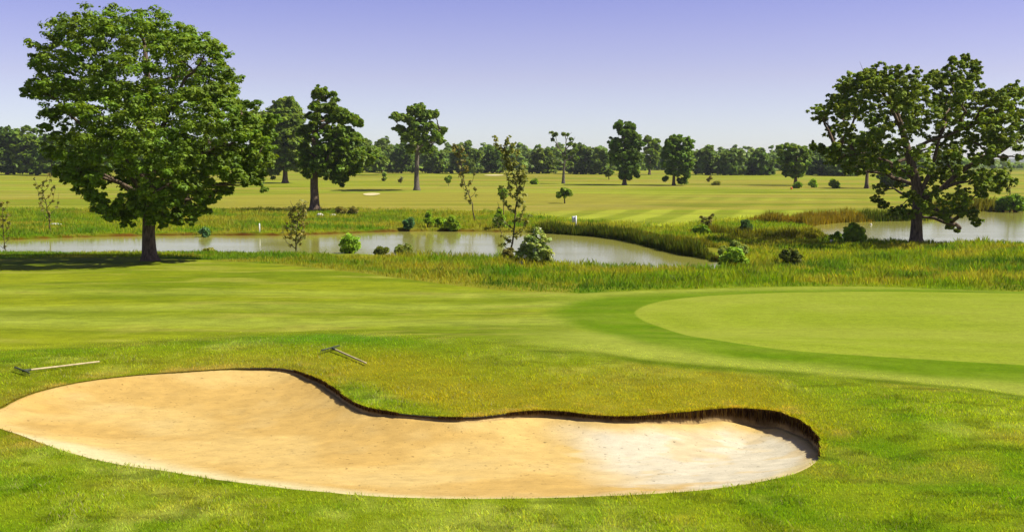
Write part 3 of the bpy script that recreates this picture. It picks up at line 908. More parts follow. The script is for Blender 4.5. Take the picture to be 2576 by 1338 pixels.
BIG = [(130, 100, 50), (190, 75, 50), (250, 62, 48), (320, 62, 52), (390, 58, 50), (450, 75, 52), (510, 95, 50), (558, 118, 38), (570, 170, 40),
       (108, 150, 36), (92, 230, 24), (122, 222, 32), (160, 210, 42), (180, 150, 55), (250, 140, 65), (330, 130, 66), (410, 140, 66), (490, 150, 62), (550, 190, 50), (585, 232, 36),
       (220, 225, 55), (300, 220, 66), (380, 220, 70), (460, 220, 70), (540, 240, 60), (600, 262, 38),
       (185, 292, 42), (255, 285, 58), (340, 290, 70), (420, 290, 72), (500, 290, 70), (580, 300, 55), (635, 305, 36), (672, 272, 22),
       (175, 345, 36), (240, 365, 55), (320, 365, 66), (400, 350, 72), (480, 350, 72), (560, 360, 65), (635, 345, 48), (660, 395, 36), (652, 438, 26), (668, 470, 11),
       (195, 400, 42), (280, 410, 55), (360, 410, 62), (440, 410, 62), (520, 410, 58), (590, 418, 38), (182, 448, 15), (225, 452, 30), (270, 462, 40), (320, 465, 46), (385, 468, 52), (445, 460, 45), (520, 470, 46), (562, 490, 24),
       (255, 505, 24), (300, 512, 38), (355, 515, 44), (415, 522, 46), (470, 520, 38), (275, 540, 20), (320, 545, 26), (425, 552, 30), (478, 555, 22), (352, 560, 14)]
BIG = [(377 + (a - 377) * .94, 330 + (b_ - 330) * .94, r * .98) for a, b_, r in BIG]
BIG += [(640, 325, 42), (662, 372, 40), (668, 415, 34), (655, 450, 26), (625, 400, 40), (612, 440, 26), (690, 300, 20), (672, 345, 30), (668, 478, 10),
        (300, 542, 24), (338, 556, 22), (432, 560, 22), (470, 562, 20), (282, 515, 26), (520, 500, 26), (560, 478, 24), (240, 462, 24), (188, 452, 13), (500, 530, 22), (400, 552, 18)]
tree('oak_tree', 'huge broad-crowned oak on the left by the near bank of the pond', BIG, (377, 655), [(377, 655), (376, 590), (378, 540), (384, 440), (392, 330), (385, 220), (380, 120)], 33, T_MID, 1,
     nlimb=46, lparts=True, nsub=12, nl=54, leaf=.0020, drop=.17, rs=.86, maxd=4, spread=1.04, sr=.9,
     limbs=[([(380, 500), (340, 430, -.5), (290, 360, -1), (220, 300, -1.2), (150, 240, -.8)], 15), ([(384, 470), (440, 420, .5), (520, 380, .8), (600, 350, .5)], 15),
            ([(388, 400), (440, 300, -.6), (500, 210, -1), (540, 150, -.8)], 14), ([(388, 380), (330, 280, .8), (270, 180, 1), (210, 110, .8)], 14)])

k = 2.0494
RO = cv([(190, 340, 45), (250, 320, 55), (310, 210, 48), (270, 230, 30), (300, 280, 55), (380, 180, 55), (440, 130, 42), (470, 200, 62), (540, 180, 52), (600, 165, 45), (640, 230, 50), (330, 380, 62), (400, 300, 72), (480, 300, 82), (560, 290, 82),
         (260, 430, 42), (330, 480, 52), (250, 540, 42), (290, 595, 42), (350, 640, 34), (400, 560, 55), (460, 480, 62), (520, 420, 72), (520, 560, 58), (560, 640, 50), (620, 390, 70), (700, 330, 82), (740, 260, 50), (760, 200, 40), (820, 170, 42), (870, 115, 36), (880, 70, 20), (890, 180, 45),
         (820, 260, 72), (800, 350, 72), (870, 400, 62), (900, 300, 72), (950, 250, 50), (980, 340, 72), (1050, 300, 60), (1080, 260, 42), (1140, 240, 42), (1200, 240, 22), (1130, 330, 70), (1080, 400, 70), (1000, 430, 60), (1180, 400, 52), (1220, 355, 28), (1205, 470, 42),
         (1100, 480, 58), (1020, 500, 48), (950, 480, 48), (1230, 530, 24), (1110, 595, 20), (1170, 580, 16), (830, 560, 50), (880, 600, 50), (920, 560, 35), (950, 680, 50), (1010, 690, 42), (1050, 720, 36), (980, 760, 36), (900, 730, 48), (850, 800, 52), (780, 800, 50), (800, 870, 40), (870, 890, 36), (910, 940, 26), (938, 965, 11),
         (610, 780, 42), (575, 840, 28), (610, 870, 36), (640, 720, 28), (160, 520, 22), (205, 545, 24), (690, 560, 36), (720, 660, 30)], 1967, 116, k)


def rp(l):
    return [(1967 + a[0] / k, 116 + a[1] / k) + tuple(a[2:]) for a in l]


tree('oak_tree', 'spreading oak with a long low limb on the right, standing before the wide pond', RO, (2304, 613), rp([(690, 1018), (690, 900), (692, 800), (680, 700), (650, 600), (620, 500), (590, 400), (560, 300)]), 27, T_MID * np.array([1.18, 1.05, 1]), 2,
     nlimb=40, lparts=True, nsub=30, nl=24, leaf=.0019, sparse=.80, maxd=4, rs=.86, drop=.27, spread=1.28, sr=.62,
     limbs=[(rp([(700, 800), (800, 740, -.4), (900, 640, -.7), (1000, 590, -.9), (1100, 545, -.9), (1190, 480, -.6)]), 14),
            (rp([(695, 780), (720, 720, -.3), (755, 580, -.6), (770, 480, -.6), (800, 360, -.4), (850, 220, -.2)]), 12),
            (rp([(640, 560), (690, 515, -.5), (740, 490, -.8), (830, 460, -1), (960, 400, -1), (1100, 330, -.6)]), 11),
            (rp([(610, 480), (540, 360, -.7), (480, 240, -.9), (400, 225, -.8), (320, 260, -.5)]), 10),
            (rp([(680, 700), (560, 600, .6), (430, 560, .9), (300, 560, .8)]), 9), (rp([(695, 830), (780, 840, .2), (860, 880, .2), (920, 940, .2)]), 6), (rp([(690, 800), (640, 790, -.2), (600, 820, -.3)]), 5)])

k = 4.535
OC = cv([(940, 120, 62), (880, 140, 42), (1020, 150, 42), (1070, 155, 24), (860, 290, 58), (960, 300, 58), (1060, 300, 66), (1150, 350, 68), (1230, 400, 68), (1310, 440, 50), (1365, 465, 28), (900, 400, 58), (1000, 400, 66), (1100, 430, 50), (790, 400, 40),
         (850, 510, 58), (960, 520, 48), (1100, 570, 66), (1200, 560, 50), (780, 540, 40), (1000, 640, 76), (1100, 660, 86), (1200, 680, 76), (1240, 760, 76), (1100, 780, 96), (1000, 780, 88), (900, 800, 78), (1240, 880, 76), (1130, 900, 96), (1020, 930, 66), (1180, 1000, 66), (1100, 1050, 50), (1180, 1110, 30), (1150, 1180, 14), (1320, 850, 60), (1330, 950, 50), (790, 920, 48), (760, 1100, 40), (755, 1040, 26)], 608, 206, k)
OC += [(912, 398, 26), (902, 424, 18), (932, 392, 18), (765, 330, 14), (760, 372, 16), (768, 420, 14), (828, 438, 20), (850, 452, 15), (800, 430, 15), (815, 418, 20), (870, 430, 18), (776, 352, 13), (770, 392, 15), (900, 395, 22), (895, 350, 16)]
tree('oak_tree', 'upright oak with a tufted top and bare trunk, right of the huge oak', OC, (791, 531), [(793, 531), (791, 470), (792, 420), (796, 370), (797, 310), (803, 262), (812, 240)], 20, T_MID * .95, 3,
     nlimb=26, lparts=True, nsub=20, nl=26, drop=.2, rs=.98, leaf=.0021, spread=1.2, sr=.7, maxd=3, limbs=[([(796, 340), (830, 310, -1), (880, 300, -1.4), (905, 305, -1)], 7)])
OD = cv([(570, 230, 52), (480, 260, 52), (640, 340, 52), (550, 340, 80), (440, 400, 80), (330, 430, 70), (620, 440, 80), (520, 480, 90), (400, 500, 90), (680, 560, 70), (580, 600, 80), (460, 620, 80), (700, 680, 60), (620, 700, 70), (480, 730, 70), (360, 640, 70), (650, 800, 70), (540, 820, 70), (440, 850, 60), (680, 900, 60), (580, 930, 60), (480, 950, 50), (620, 985, 40)], 608, 206, k)
OD += [(655, 300, 20), (668, 338, 24), (664, 380, 26), (690, 402, 24), (684, 430, 16), (700, 285, 18), (742, 300, 18), (746, 335, 22), (750, 372, 24), (756, 405, 20), (742, 420, 18)]
tree('oak_tree', 'leafy mid green tree squeezed between the huge oak and the tufted oak', OD, (718, 461), [(718, 461), (718, 430), (719, 390), (722, 330), (725, 290)], 12, T_LITE * .9, 4, nlimb=12, nsub=15, nl=30, rs=1.16, leaf=.0021, spread=1.1, sr=.85)
OE = cv([(1350, 710, 40), (1420, 710, 50), (1480, 780, 70), (1560, 830, 70), (1400, 850, 80), (1500, 920, 68), (1600, 920, 60), (1640, 900, 40), (1430, 960, 48), (1590, 990, 30)], 608, 206, k)
OE += [(915, 385, 18), (925, 410, 20), (900, 420, 16), (945, 425, 14)]
tree('small_tree', 'low spreading tree tucked behind the right side of the tufted oak', OE, (965, 441), [(965, 441), (960, 420), (945, 400), (935, 385)], 5, T_MID, 5, nlimb=8, nsub=9, nl=26, rs=1.08)
k = 2.671
OF = cv([(990, 310, 36), (962, 320, 20), (1110, 270, 38), (1150, 262, 42), (1080, 330, 42), (1150, 330, 52), (1220, 300, 42), (1260, 290, 24), (1200, 370, 52), (1100, 400, 52), (1010, 390, 26), (1035, 430, 32), (1150, 430, 60), (1250, 400, 50), (1308, 400, 26), (1280, 455, 46), (1200, 480, 50), (1120, 490, 50), (1065, 450, 42), (1305, 488, 26), (1170, 535, 30), (1090, 535, 26), (1215, 540, 22)], 626, 179, k)
tree('oak_tree', 'lone oak with a flared pale trunk and airy crown on the far fairway', OF, (1048, 479), [(1049, 479), (1048, 440), (1050, 395), (1052, 350), (1056, 310)], 12, T_MID, 6, nlimb=22, nsub=15, nl=24, rs=.86, leaf=.0021, spread=1.2, sr=.75, drop=.2, bark=M_BARKL, lparts=True,
     limbs=[([(1050, 385), (1030, 345, -.5), (1000, 310, -.8)], 5), ([(1051, 380), (1085, 350, -.5), (1108, 325, -.6)], 5)])
k = 6.802
OG = cv([(1820, 225, 30), (1860, 250, 26), (1890, 215, 20), (1830, 310, 22), (2030, 205, 18), (2100, 225, 16), (2180, 300, 16), (2140, 400, 60), (2230, 430, 56), (2290, 500, 40), (1940, 600, 46), (2200, 560, 50), (1930, 740, 50), (2150, 760, 50), (2080, 640, 40), (2260, 640, 40)], 1118, 304, k)
tree('half_dead_tree', 'half dead tree with bare silvery branches in front of the far treeline', OG, (1417, 462), [(1417, 462), (1418, 430), (1420, 405), (1422, 375)], 6, T_FAR * .9, 7, nlimb=9, nsub=5, nl=12, sparse=.5, bark=M_BARKL, lparts=True, flat=.8, maxd=2,
     limbs=[([(1420, 402), (1410, 380), (1396, 358), (1390, 340), (1385, 334)], 3.4), ([(1404, 372), (1399, 350), (1400, 336)], 2), ([(1421, 390), (1424, 365), (1423, 350), (1419, 336), (1412, 334)], 3.4), ([(1423, 356), (1430, 340), (1438, 335)], 2), ([(1422, 378), (1438, 362), (1446, 345)], 2.6),
            ([(1419, 418), (1406, 404), (1396, 402)], 2.6), ([(1419, 424), (1432, 416), (1442, 424)], 2.6), ([(1420, 408), (1438, 395), (1448, 382)], 2.6), ([(1420, 395), (1406, 384), (1398, 380)], 2.2)])
k = 6.506
OH = cv([(750, 130, 42), (820, 110, 42), (960, 130, 42), (1040, 150, 32), (860, 220, 50), (940, 260, 80), (1040, 310, 80), (1120, 340, 60), (760, 420, 86), (880, 420, 96), (1000, 430, 106), (1110, 440, 96), (720, 500, 66), (700, 600, 50), (820, 600, 106), (950, 620, 116), (1070, 620, 106), (1140, 700, 66), (720, 720, 60), (820, 760, 96), (950, 800, 116), (1060, 770, 80), (880, 900, 68), (960, 930, 60), (1100, 900, 48), (1110, 960, 30), (980, 1000, 30), (860, 980, 30)], 1431, 295, k)
tree('oak_tree', 'dense dark tree with a forked tuft on top, behind the far fairway', OH, (1571, 466), [(1571, 466), (1571, 440), (1572, 400), (1570, 350), (1565, 325)], 9, T_DARK * 1.15, 8, nlimb=12, nsub=15, nl=24, rs=.92, leaf=.0021, spread=1.15, sr=.8)
OI = cv([(1700, 370, 60), (1780, 360, 50), (1620, 420, 50), (1900, 380, 70), (1970, 400, 60), (1990, 480, 50), (1600, 520, 60), (1720, 480, 90), (1860, 500, 90), (1560, 640, 60), (1680, 640, 100), (1820, 640, 100), (1950, 620, 60), (1570, 780, 60), (1700, 800, 100), (1850, 800, 80), (1960, 780, 60), (1640, 900, 50), (1750, 920, 60), (1900, 900, 60), (1940, 960, 30), (1570, 1030, 30), (1890, 1050, 40), (1830, 1070, 18)], 1431, 295, k)
tree('oak_tree', 'dense flat-topped dark tree just right of the dark tree with the forked tuft', OI, (1695, 467), [(1695, 467), (1695, 440), (1696, 400), (1697, 365)], 7, T_DARK * 1.3, 9, nlimb=12, nsub=15, nl=24, rs=.92, leaf=.0021, spread=1.15, sr=.8)
OJ = cv([(1290, 370, 60), (1230, 400, 40), (1350, 450, 70), (1300, 560, 90), (1400, 600, 80), (1300, 700, 80), (1400, 740, 70), (1330, 820, 60), (1420, 400, 50), (1450, 500, 50)], 1431, 295, k)
tree('oak_tree', 'lighter tree farther back between the forked tuft tree and the flat-topped dark tree', OJ, (1634, 440), [(1634, 440), (1634, 410), (1635, 375)], 5, T_LITE * .9, 10, nlimb=8, nsub=8, nl=22)
k = 4.677
OK_ = cv([(370, 145, 40), (470, 140, 42), (540, 150, 50), (620, 170, 50), (420, 210, 58), (520, 230, 78), (640, 230, 68), (700, 210, 40), (400, 300, 58), (500, 320, 78), (620, 320, 78), (700, 300, 50), (470, 400, 48), (560, 410, 60), (640, 400, 42), (480, 460, 30), (560, 470, 42), (620, 465, 32)], 1878, 340, k)
tree('oak_tree', 'spreading tree with a dark round shrub at its foot on the far fairway', OK_, (2001, 467), [(2001, 467), (2001, 445), (2002, 410), (2000, 375)], 8, T_MID, 11, nlimb=10, nsub=8, nl=24)
k = 2.0494
OL = cv([(420, 500, 42), (470, 540, 50), (390, 570, 46), (450, 600, 46), (500, 570, 42), (400, 630, 36), (470, 640, 36), (520, 640, 32), (430, 560, 40)], 1967, 116, k)
tree('small_tree', 'yellowish green tree showing beneath the left branches of the spreading oak', OL, (2180, 474), [(2180, 474), (2180, 445), (2182, 410), (2184, 385)], 8, T_YEL, 12, nlimb=9, nsub=8, nl=24)

# trees of the far treeline that can be told apart
def auto_blobs(x, topy, basey, w, rg, stem=.12):
    h = basey - topy; out = []
    for _ in range(26):
        a = rg.random() * 2 * math.pi; r = math.sqrt(rg.random())
        zz = .5 + .42 * r * math.sin(a)
        out.append((x + w * .40 * r * math.cos(a) * (1 - .35 * abs(zz - .45)), basey - h * (stem + (1 - stem) * (.08 + .84 * zz)), w * (.11 + .06 * rg.random())))
    out.append((x + (rg.random() - .5) * w * .2, topy + h * .08, w * .09))
    return out


FARL = [
    (18, 318, 440, 110, T_DARK, 'tall dark tree at the left edge of the far wood behind the huge oak'),
    (78, 316, 440, 100, T_MID, 'rounded tree in the left wood whose top lets the sky through'),
    (132, 335, 442, 90, T_DARK, 'dark tree of the left wood touching the left side of the huge oak'),
    (210, 345, 441, 90, T_DARK, 'dark tree of the left wood seen through the huge oak'),
    (963, 346, 434, 78, T_FAR, 'bluish green domed tree left of the lone oak with the flared trunk'),
    (1010, 356, 436, 60, T_DARK, 'dark tree close behind the left of the lone oak with the flared trunk'),
    (1093, 366, 436, 66, T_MID, 'mid green tree close behind the right of the lone oak with the flared trunk'),
    (1172, 354, 437, 86, T_FAR, 'peaked wide tree standing highest in the treeline right of the lone oak'),
    (1238, 370, 436, 56, T_DARK, 'round dark tree just left of the tall wispy sapling'),
    (1365, 372, 437, 66, T_LITE * .8, 'light green round tree left of the half dead tree'),
    (1462, 362, 438, 70, T_FAR * .9, 'dark tree close behind the right of the half dead tree'),
    (1508, 368, 439, 56, T_FAR, 'bluish tree just left of the dark tree with the forked tuft'),
    (1776, 366, 440, 62, T_FAR, 'thin topped tree right of the flat-topped dark tree'),
    (1838, 374, 441, 76, T_FAR * 1.1, 'broad hazy tree in the treeline, second right of the flat-topped dark tree'),
    (1912, 380, 441, 70, T_DARK, 'dark pointed tree left of the spreading tree with the shrub at its foot'),
    (2062, 378, 441, 76, T_DARK, 'dark tree right of the spreading tree with the shrub at its foot'),
    (2118, 392, 443, 80, T_MID, 'low tree in the treeline left of the yellowish green tree'),
    (2248, 412, 470, 66, T_DARK, 'low dark bushy tree half hidden behind the trunk of the spreading oak'),
]
for j_, (x_, ty, by, w_, tint, lab) in enumerate(FARL):
    r_ = np.random.default_rng(900 + j_)
    h_ = by - ty
    tree('treeline_tree', lab, auto_blobs(x_, ty, by, w_ * 1.1, r_, .0) + [(x_ + w_ * f, by - h_ * .10, w_ * .12) for f in (-.42, -.2, .05, .22, .42)], (x_, by), [(x_, by), (x_, by - (by - ty) * .3), (x_ + 1, by - (by - ty) * .7)], max(3.0, w_ * .06), tint, 40 + j_,
         group='trees of the far treeline', nlimb=6, nsub=6, nl=16, maxd=3)

# the unbroken wood behind them
rg = np.random.default_rng(55)
cs = []; rs = []; tn = []
for _ in range(760):
    u = rg.random(); yy = 440 + 190 * rg.random()
    xx = (-1.15 + 2.0 * u) * yy * .49
    pxx = CX + xx / yy * F
    if pxx > 2420: continue
    hgt = np.interp(pxx, [-200, 0, 240, 600, 950, 1300, 1500, 1750, 2100, 2420], [17, 17, 14, 10.5, 10.5, 10, 9.5, 9.5, 9, 7]) * (.62 + .55 * rg.random() ** 1.6) * (yy / 470) ** .9
    g = float(H0(xx, yy))
    for q_ in range(7):
        f = (q_ + .6) / 7
        ww = 3.4 * (yy / 500) * (1.15 - .75 * f ** 2)
        cs.append((xx + rg.normal() * ww * .55, yy + rg.normal() * ww * .5, g + hgt * f * .95)); rs.append(ww * (.55 + .3 * rg.random())); tn.append(.8 + .4 * rg.random())
cs = np.array(cs); rs = np.array(rs)
kk = np.repeat(np.arange(len(cs)), 4)
dd = rg.normal(size=(len(kk), 3)); dd /= np.linalg.norm(dd, axis=1)[:, None]
cent = cs[kk] + dd * (rs[kk] * .6)[:, None]
tw_ = (.75 + .5 * rg.random((len(cs) // 7, 1)) * np.ones(7)).ravel()[kk][:, None, None] * np.where((rg.random((len(cs) // 7, 1)) < .2) * np.ones(7) > 0, 1.25, 1).ravel()[kk][:, None, None]
V, Fq, C = leafset(cent, rs[kk] * .5, .7, 9, 1.15, T_FAR * 1.1 * tw_, rg)
tag(obj('far_wood', mk_mesh('far_wood', V, Fq, C, M_LEAF, smooth=False)), 'unbroken dark green wood along the horizon behind the single trees', 'wood', kind='stuff')
# low hedge bottom of the wood on the right horizon
cs = np.c_[rg.random(520) * 900 + 60, 640 + rg.random(520) * 160, np.zeros(520)]
cs[:, 2] = H0(cs[:, 0], cs[:, 1]) + rg.random(520) * np.interp(CX + cs[:, 0] / cs[:, 1] * F, [1600, 2400, 2600], [8, 4, 2.2])
V, Fq, C = leafset(cs, np.full(520, 3.0), .7, 30, 1.6, T_FAR, rg)
tag(obj('far_hedgerow', mk_mesh('far_hedgerow', V, Fq, C, M_LEAF, smooth=False)), 'low distant hedgerow on the horizon at the right', 'hedgerow', kind='stuff')

# hills far off
hx = np.linspace(-3000, 5200, 240)
rows = []
for yy, f in ((3300, 0), (3700, .55), (4300, 1), (5000, .8)):
    hh = 22 * np.exp(-((hx - 2300) / 900) ** 2) + 10 * (fbm(hx / 500, hx * 0 + 3, 5, 3)) + 6
    rows.append(np.c_[hx, np.full(len(hx), yy), -3 + hh * f])
V = np.vstack(rows); i = np.arange(3)[:, None] * 240 + np.arange(239)[None]
q = np.stack([i, i + 1, i + 241, i + 240], -1).reshape(-1, 4)
M_HILL = mat_plain('hill_woods', (.05, .07, .03), .9, .3, .01, .1)
tag(obj('hills', mk_mesh('hills', V, q, None, M_HILL)), kind='structure')

# ------------------------------------------------------------------ saplings and shrubs
def sapling(label, base, trunk, sides, leaves, w, tint, seed, name='sapling', size=.0019, nl=6, cat='sapling', group=None, rad=5):
    """trunk, sides: polylines in px; leaves: number of small leaf sprays along the branches"""
    rg = np.random.default_rng(seed)
    B = hit1(*base); B[2] = HG(B[:1], B[1:2])[0]; s = B[1] / F
    t = thing(name, label, cat, B, group)
    to3 = lambda pl, dy=0: np.array([[(p[0] - base[0]) * s, dy * f, (base[1] - p[1]) * s] for p, f in zip(pl, np.linspace(0, 1, len(pl)))])
    tp = to3(trunk); tp[0, 2] -= .1
    mb = MB(); u = np.linspace(0, 1, 14); kk = np.linspace(0, 1, len(tp))
    ti = np.stack([np.interp(u, kk, tp[:, c]) for c in range(3)], 1); ti[1:] += rg.normal(size=(13, 3)) * w * s * .3
    mb.tube(ti, np.linspace(w * s / 2, w * s / 7, 14), 7, .1, rg)
    mb.build('trunk', M_TWIG, t)
    samples = [ti[3:]]
    for sd in sides:
        p = to3(sd, rg.normal() * 8 * s)
        u2 = np.linspace(0, 1, 7); k2 = np.linspace(0, 1, len(p)); pi = np.stack([np.interp(u2, k2, p[:, c]) for c in range(3)], 1)
        bb = MB(); bb.tube(pi, np.linspace(w * s / 4, w * s / 12, 7), 5); bb.build('branch', M_TWIG, t); samples.append(pi[1:]); samples.append((pi[1:] + pi[:-1]) / 2)
    S = np.vstack(samples)
    c = S[rg.integers(0, len(S), leaves)] + rg.normal(size=(leaves, 3)) * rad * .5 * s
    V, Fq, C = leafset(c, np.full(leaves, rad * s * .6), .9, nl, size * B[1], tint, rg, .25)
    obj('crown', mk_mesh('crown', V, Fq, C, M_LEAF, smooth=False), t)
    return t


def fan(tr, n, L, rg, up=.75, t0=.2):
    """side shoots along a trunk polyline"""
    P = np.array(tr, float); kk = np.linspace(0, 1, len(P)); out = []
    for j in range(n):
        f = t0 + (1 - t0) * (j + .5) / n
        a = np.array([np.interp(f, kk, P[:, 0]), np.interp(f, kk, P[:, 1])])
        sgn = 1 if j % 2 else -1; l = L * (1.1 - .6 * f) * (.6 + .7 * rg.random())
        m = a + np.array([sgn * l * .45, -l * up * .45]); e = a + np.array([sgn * l * (.55 + .3 * rg.random()), -l * (up + .4)])
        out.append([tuple(a), tuple(m), tuple(e)])
    return out


r_ = np.random.default_rng(70)
OLIVE = np.array([.22, .21, .045]); OLIVE2 = np.array([.23, .25, .05])
tr = [(1288, 646), (1283, 600), (1292, 560), (1298, 500), (1302, 450), (1290, 400), (1274, 360), (1262, 338)]
sapling('tall wispy sapling leaning over the pond beside the pale bushy shrub', (1288, 646), tr, fan(tr, 16, 60, r_) + [[(1283, 600), (1270, 585), (1262, 575)], [(1298, 470), (1310, 430), (1322, 400)], [(1296, 430), (1288, 390), (1284, 365)], [(1300, 450), (1312, 415), (1318, 385)]], 300, 5.4, OLIVE2, 71, rad=7)
tr = [(1195, 556), (1190, 520), (1176, 480), (1164, 440), (1158, 400), (1154, 372)]
sapling('thin crooked sapling on the far bank beneath the treeline, left of the tall wispy sapling', (1195, 556), tr, fan(tr, 11, 34, r_), 70, 3.4, OLIVE, 72, rad=5)
tr = [(744, 632), (744, 580), (750, 530), (752, 490)]
sapling('olive leaved sapling on the near bank in front of the tufted oak', (744, 632), tr, fan(tr, 12, 40, r_), 90, 4.5, OLIVE, 73, rad=8)
tr = [(127, 588), (124, 540), (116, 500), (106, 462)]
sapling('bare looking sapling on the far bank at the left', (127, 588), tr, fan(tr, 10, 38, r_, .9), 44, 3.2, OLIVE, 74, rad=4)
tr = [(16, 632), (12, 580), (10, 530), (9, 478)]
sapling('very thin sapling at the left edge of the picture', (16, 632), tr, fan(tr, 9, 34, r_, .9), 40, 3, OLIVE, 75, rad=4)
tr = [(1780, 586), (1779, 565), (1776, 550)]
sapling('small bare topped sapling in the dark bush by the white stump post', (1780, 590), [(1780, 590), (1779, 565), (1776, 545)], fan(tr, 6, 22, r_, .6), 30, 3, OLIVE, 76, rad=5)
tr = [(2540, 520), (2540, 470), (2538, 420), (2538, 396)]
sapling('slim straight sapling at the far side of the right pond', (2540, 525), tr, fan(tr, 5, 14, r_, .8), 22, 3, T_MID, 77, rad=4)


def ball_tree(label, base, blobs, tw, tint, seed, name='young_tree', **kw):
    cx = np.mean([b[0] for b in blobs]); cy = np.mean([b[1] for b in blobs])
    return tree(name, label, blobs, base, [base, ((base[0] + cx) / 2, (base[1] + cy) / 2), (cx, cy)], tw, tint, seed, nlimb=4, nsub=6, nl=12, bark=M_TWIG, maxd=3, **kw)


ball_tree('lollipop sapling with a round tuft on a bare stem left of the tall wispy sapling', (1268, 566), [(1262, 480, 7), (1268, 484, 9), (1260, 488, 6), (1270, 492, 6), (1266, 498, 4)], 2.4, T_MID, 101)
ball_tree('small umbrella shaped young tree alone on the mown far fairway', (1421, 512), [(1408, 488, 8), (1418, 480, 8), (1428, 480, 8), (1434, 488, 7), (1420, 490, 8), (1405, 494, 5)], 3, T_MID * 1.2, 102)
ball_tree('tiny young tree at the left foot of the dark tree with the forked tuft', (1532, 452), [(1524, 434, 5), (1532, 430, 6), (1538, 436, 5), (1528, 440, 4)], 2, T_MID, 103)
sapling('tiny upright sapling on the far fairway right of the lone oak', (1128, 468), [(1128, 468), (1127, 456), (1129, 445)], [[(1128, 460), (1124, 452), (1123, 447)], [(1128, 457), (1132, 450), (1133, 446)]], 22, 1.6, T_MID, 104, rad=4)
sapling('tiny upright sapling on the far fairway left of the lone oak', (968, 456), [(968, 456), (967, 446), (966, 434)], [[(968, 450), (964, 443), (963, 438)]], 16, 1.6, T_MID, 105, rad=4)
sapling('tiny sparse sapling just left of the lone oak trunk', (1008, 462), [(1008, 462), (1008, 455), (1009, 448)], [[(1008, 458), (1005, 453)]], 9, 1.4, OLIVE, 106, rad=3)
sapling('tiny bent sapling on the grass right of the flat-topped tree', (1783, 458), [(1783, 458), (1785, 452), (1790, 446)], [[(1784, 454), (1781, 449)]], 8, 1.4, OLIVE, 107, rad=3)


def shrub(label, base, blobs, tint, seed, nsub=9, nl=18, leaf=.0024, group=None, name='shrub', **kw):
    B = hit1(*base); B[2] = HG(B[:1], B[1:2])[0]
    B[2] = max(B[2], WL)
    t = thing(name, label, 'shrub', B, group)
    cm, C, R = crown_mesh(blobs, base[0], base[1], B[1], tint, seed, nsub, nl, leaf, maxd=3, **kw)
    cm.name = 'foliage'; obj('foliage', cm, t)
    rg = np.random.default_rng(seed); mb = MB(); s = B[1] / F
    for j in range(min(len(C), 7)):
        mb.tube(limb_path(rg.normal(size=3) * np.array([2 * s, 2 * s, 0]) + [0, 0, -.05], C[rg.integers(len(C))], rg, .05, 5), np.linspace(1.3 * s, .4 * s, 5), 5)
    mb.build('stem', M_TWIG, t)
    return t


def sb(x, y, w, h, n, rg, r=None):
    """a rounded heap of circles with its foot at y"""
    o = []
    for j in range(n):
        a = rg.random() * math.pi; q = math.sqrt(rg.random())
        o.append((x + w * .5 * q * math.cos(a) * .8, y - h * (.15 + .68 * q * math.sin(a)), (r or min(w, h) * .2) * (.8 + .4 * rg.random())))
    for j in range(max(2, n // 3)):
        f = rg.random() - .5
        o.append((x + w * 1.0 * f, y - h * (.55 + .5 * rg.random()) * (1 - 1.2 * abs(f)), min(w, h) * .09))
    return o


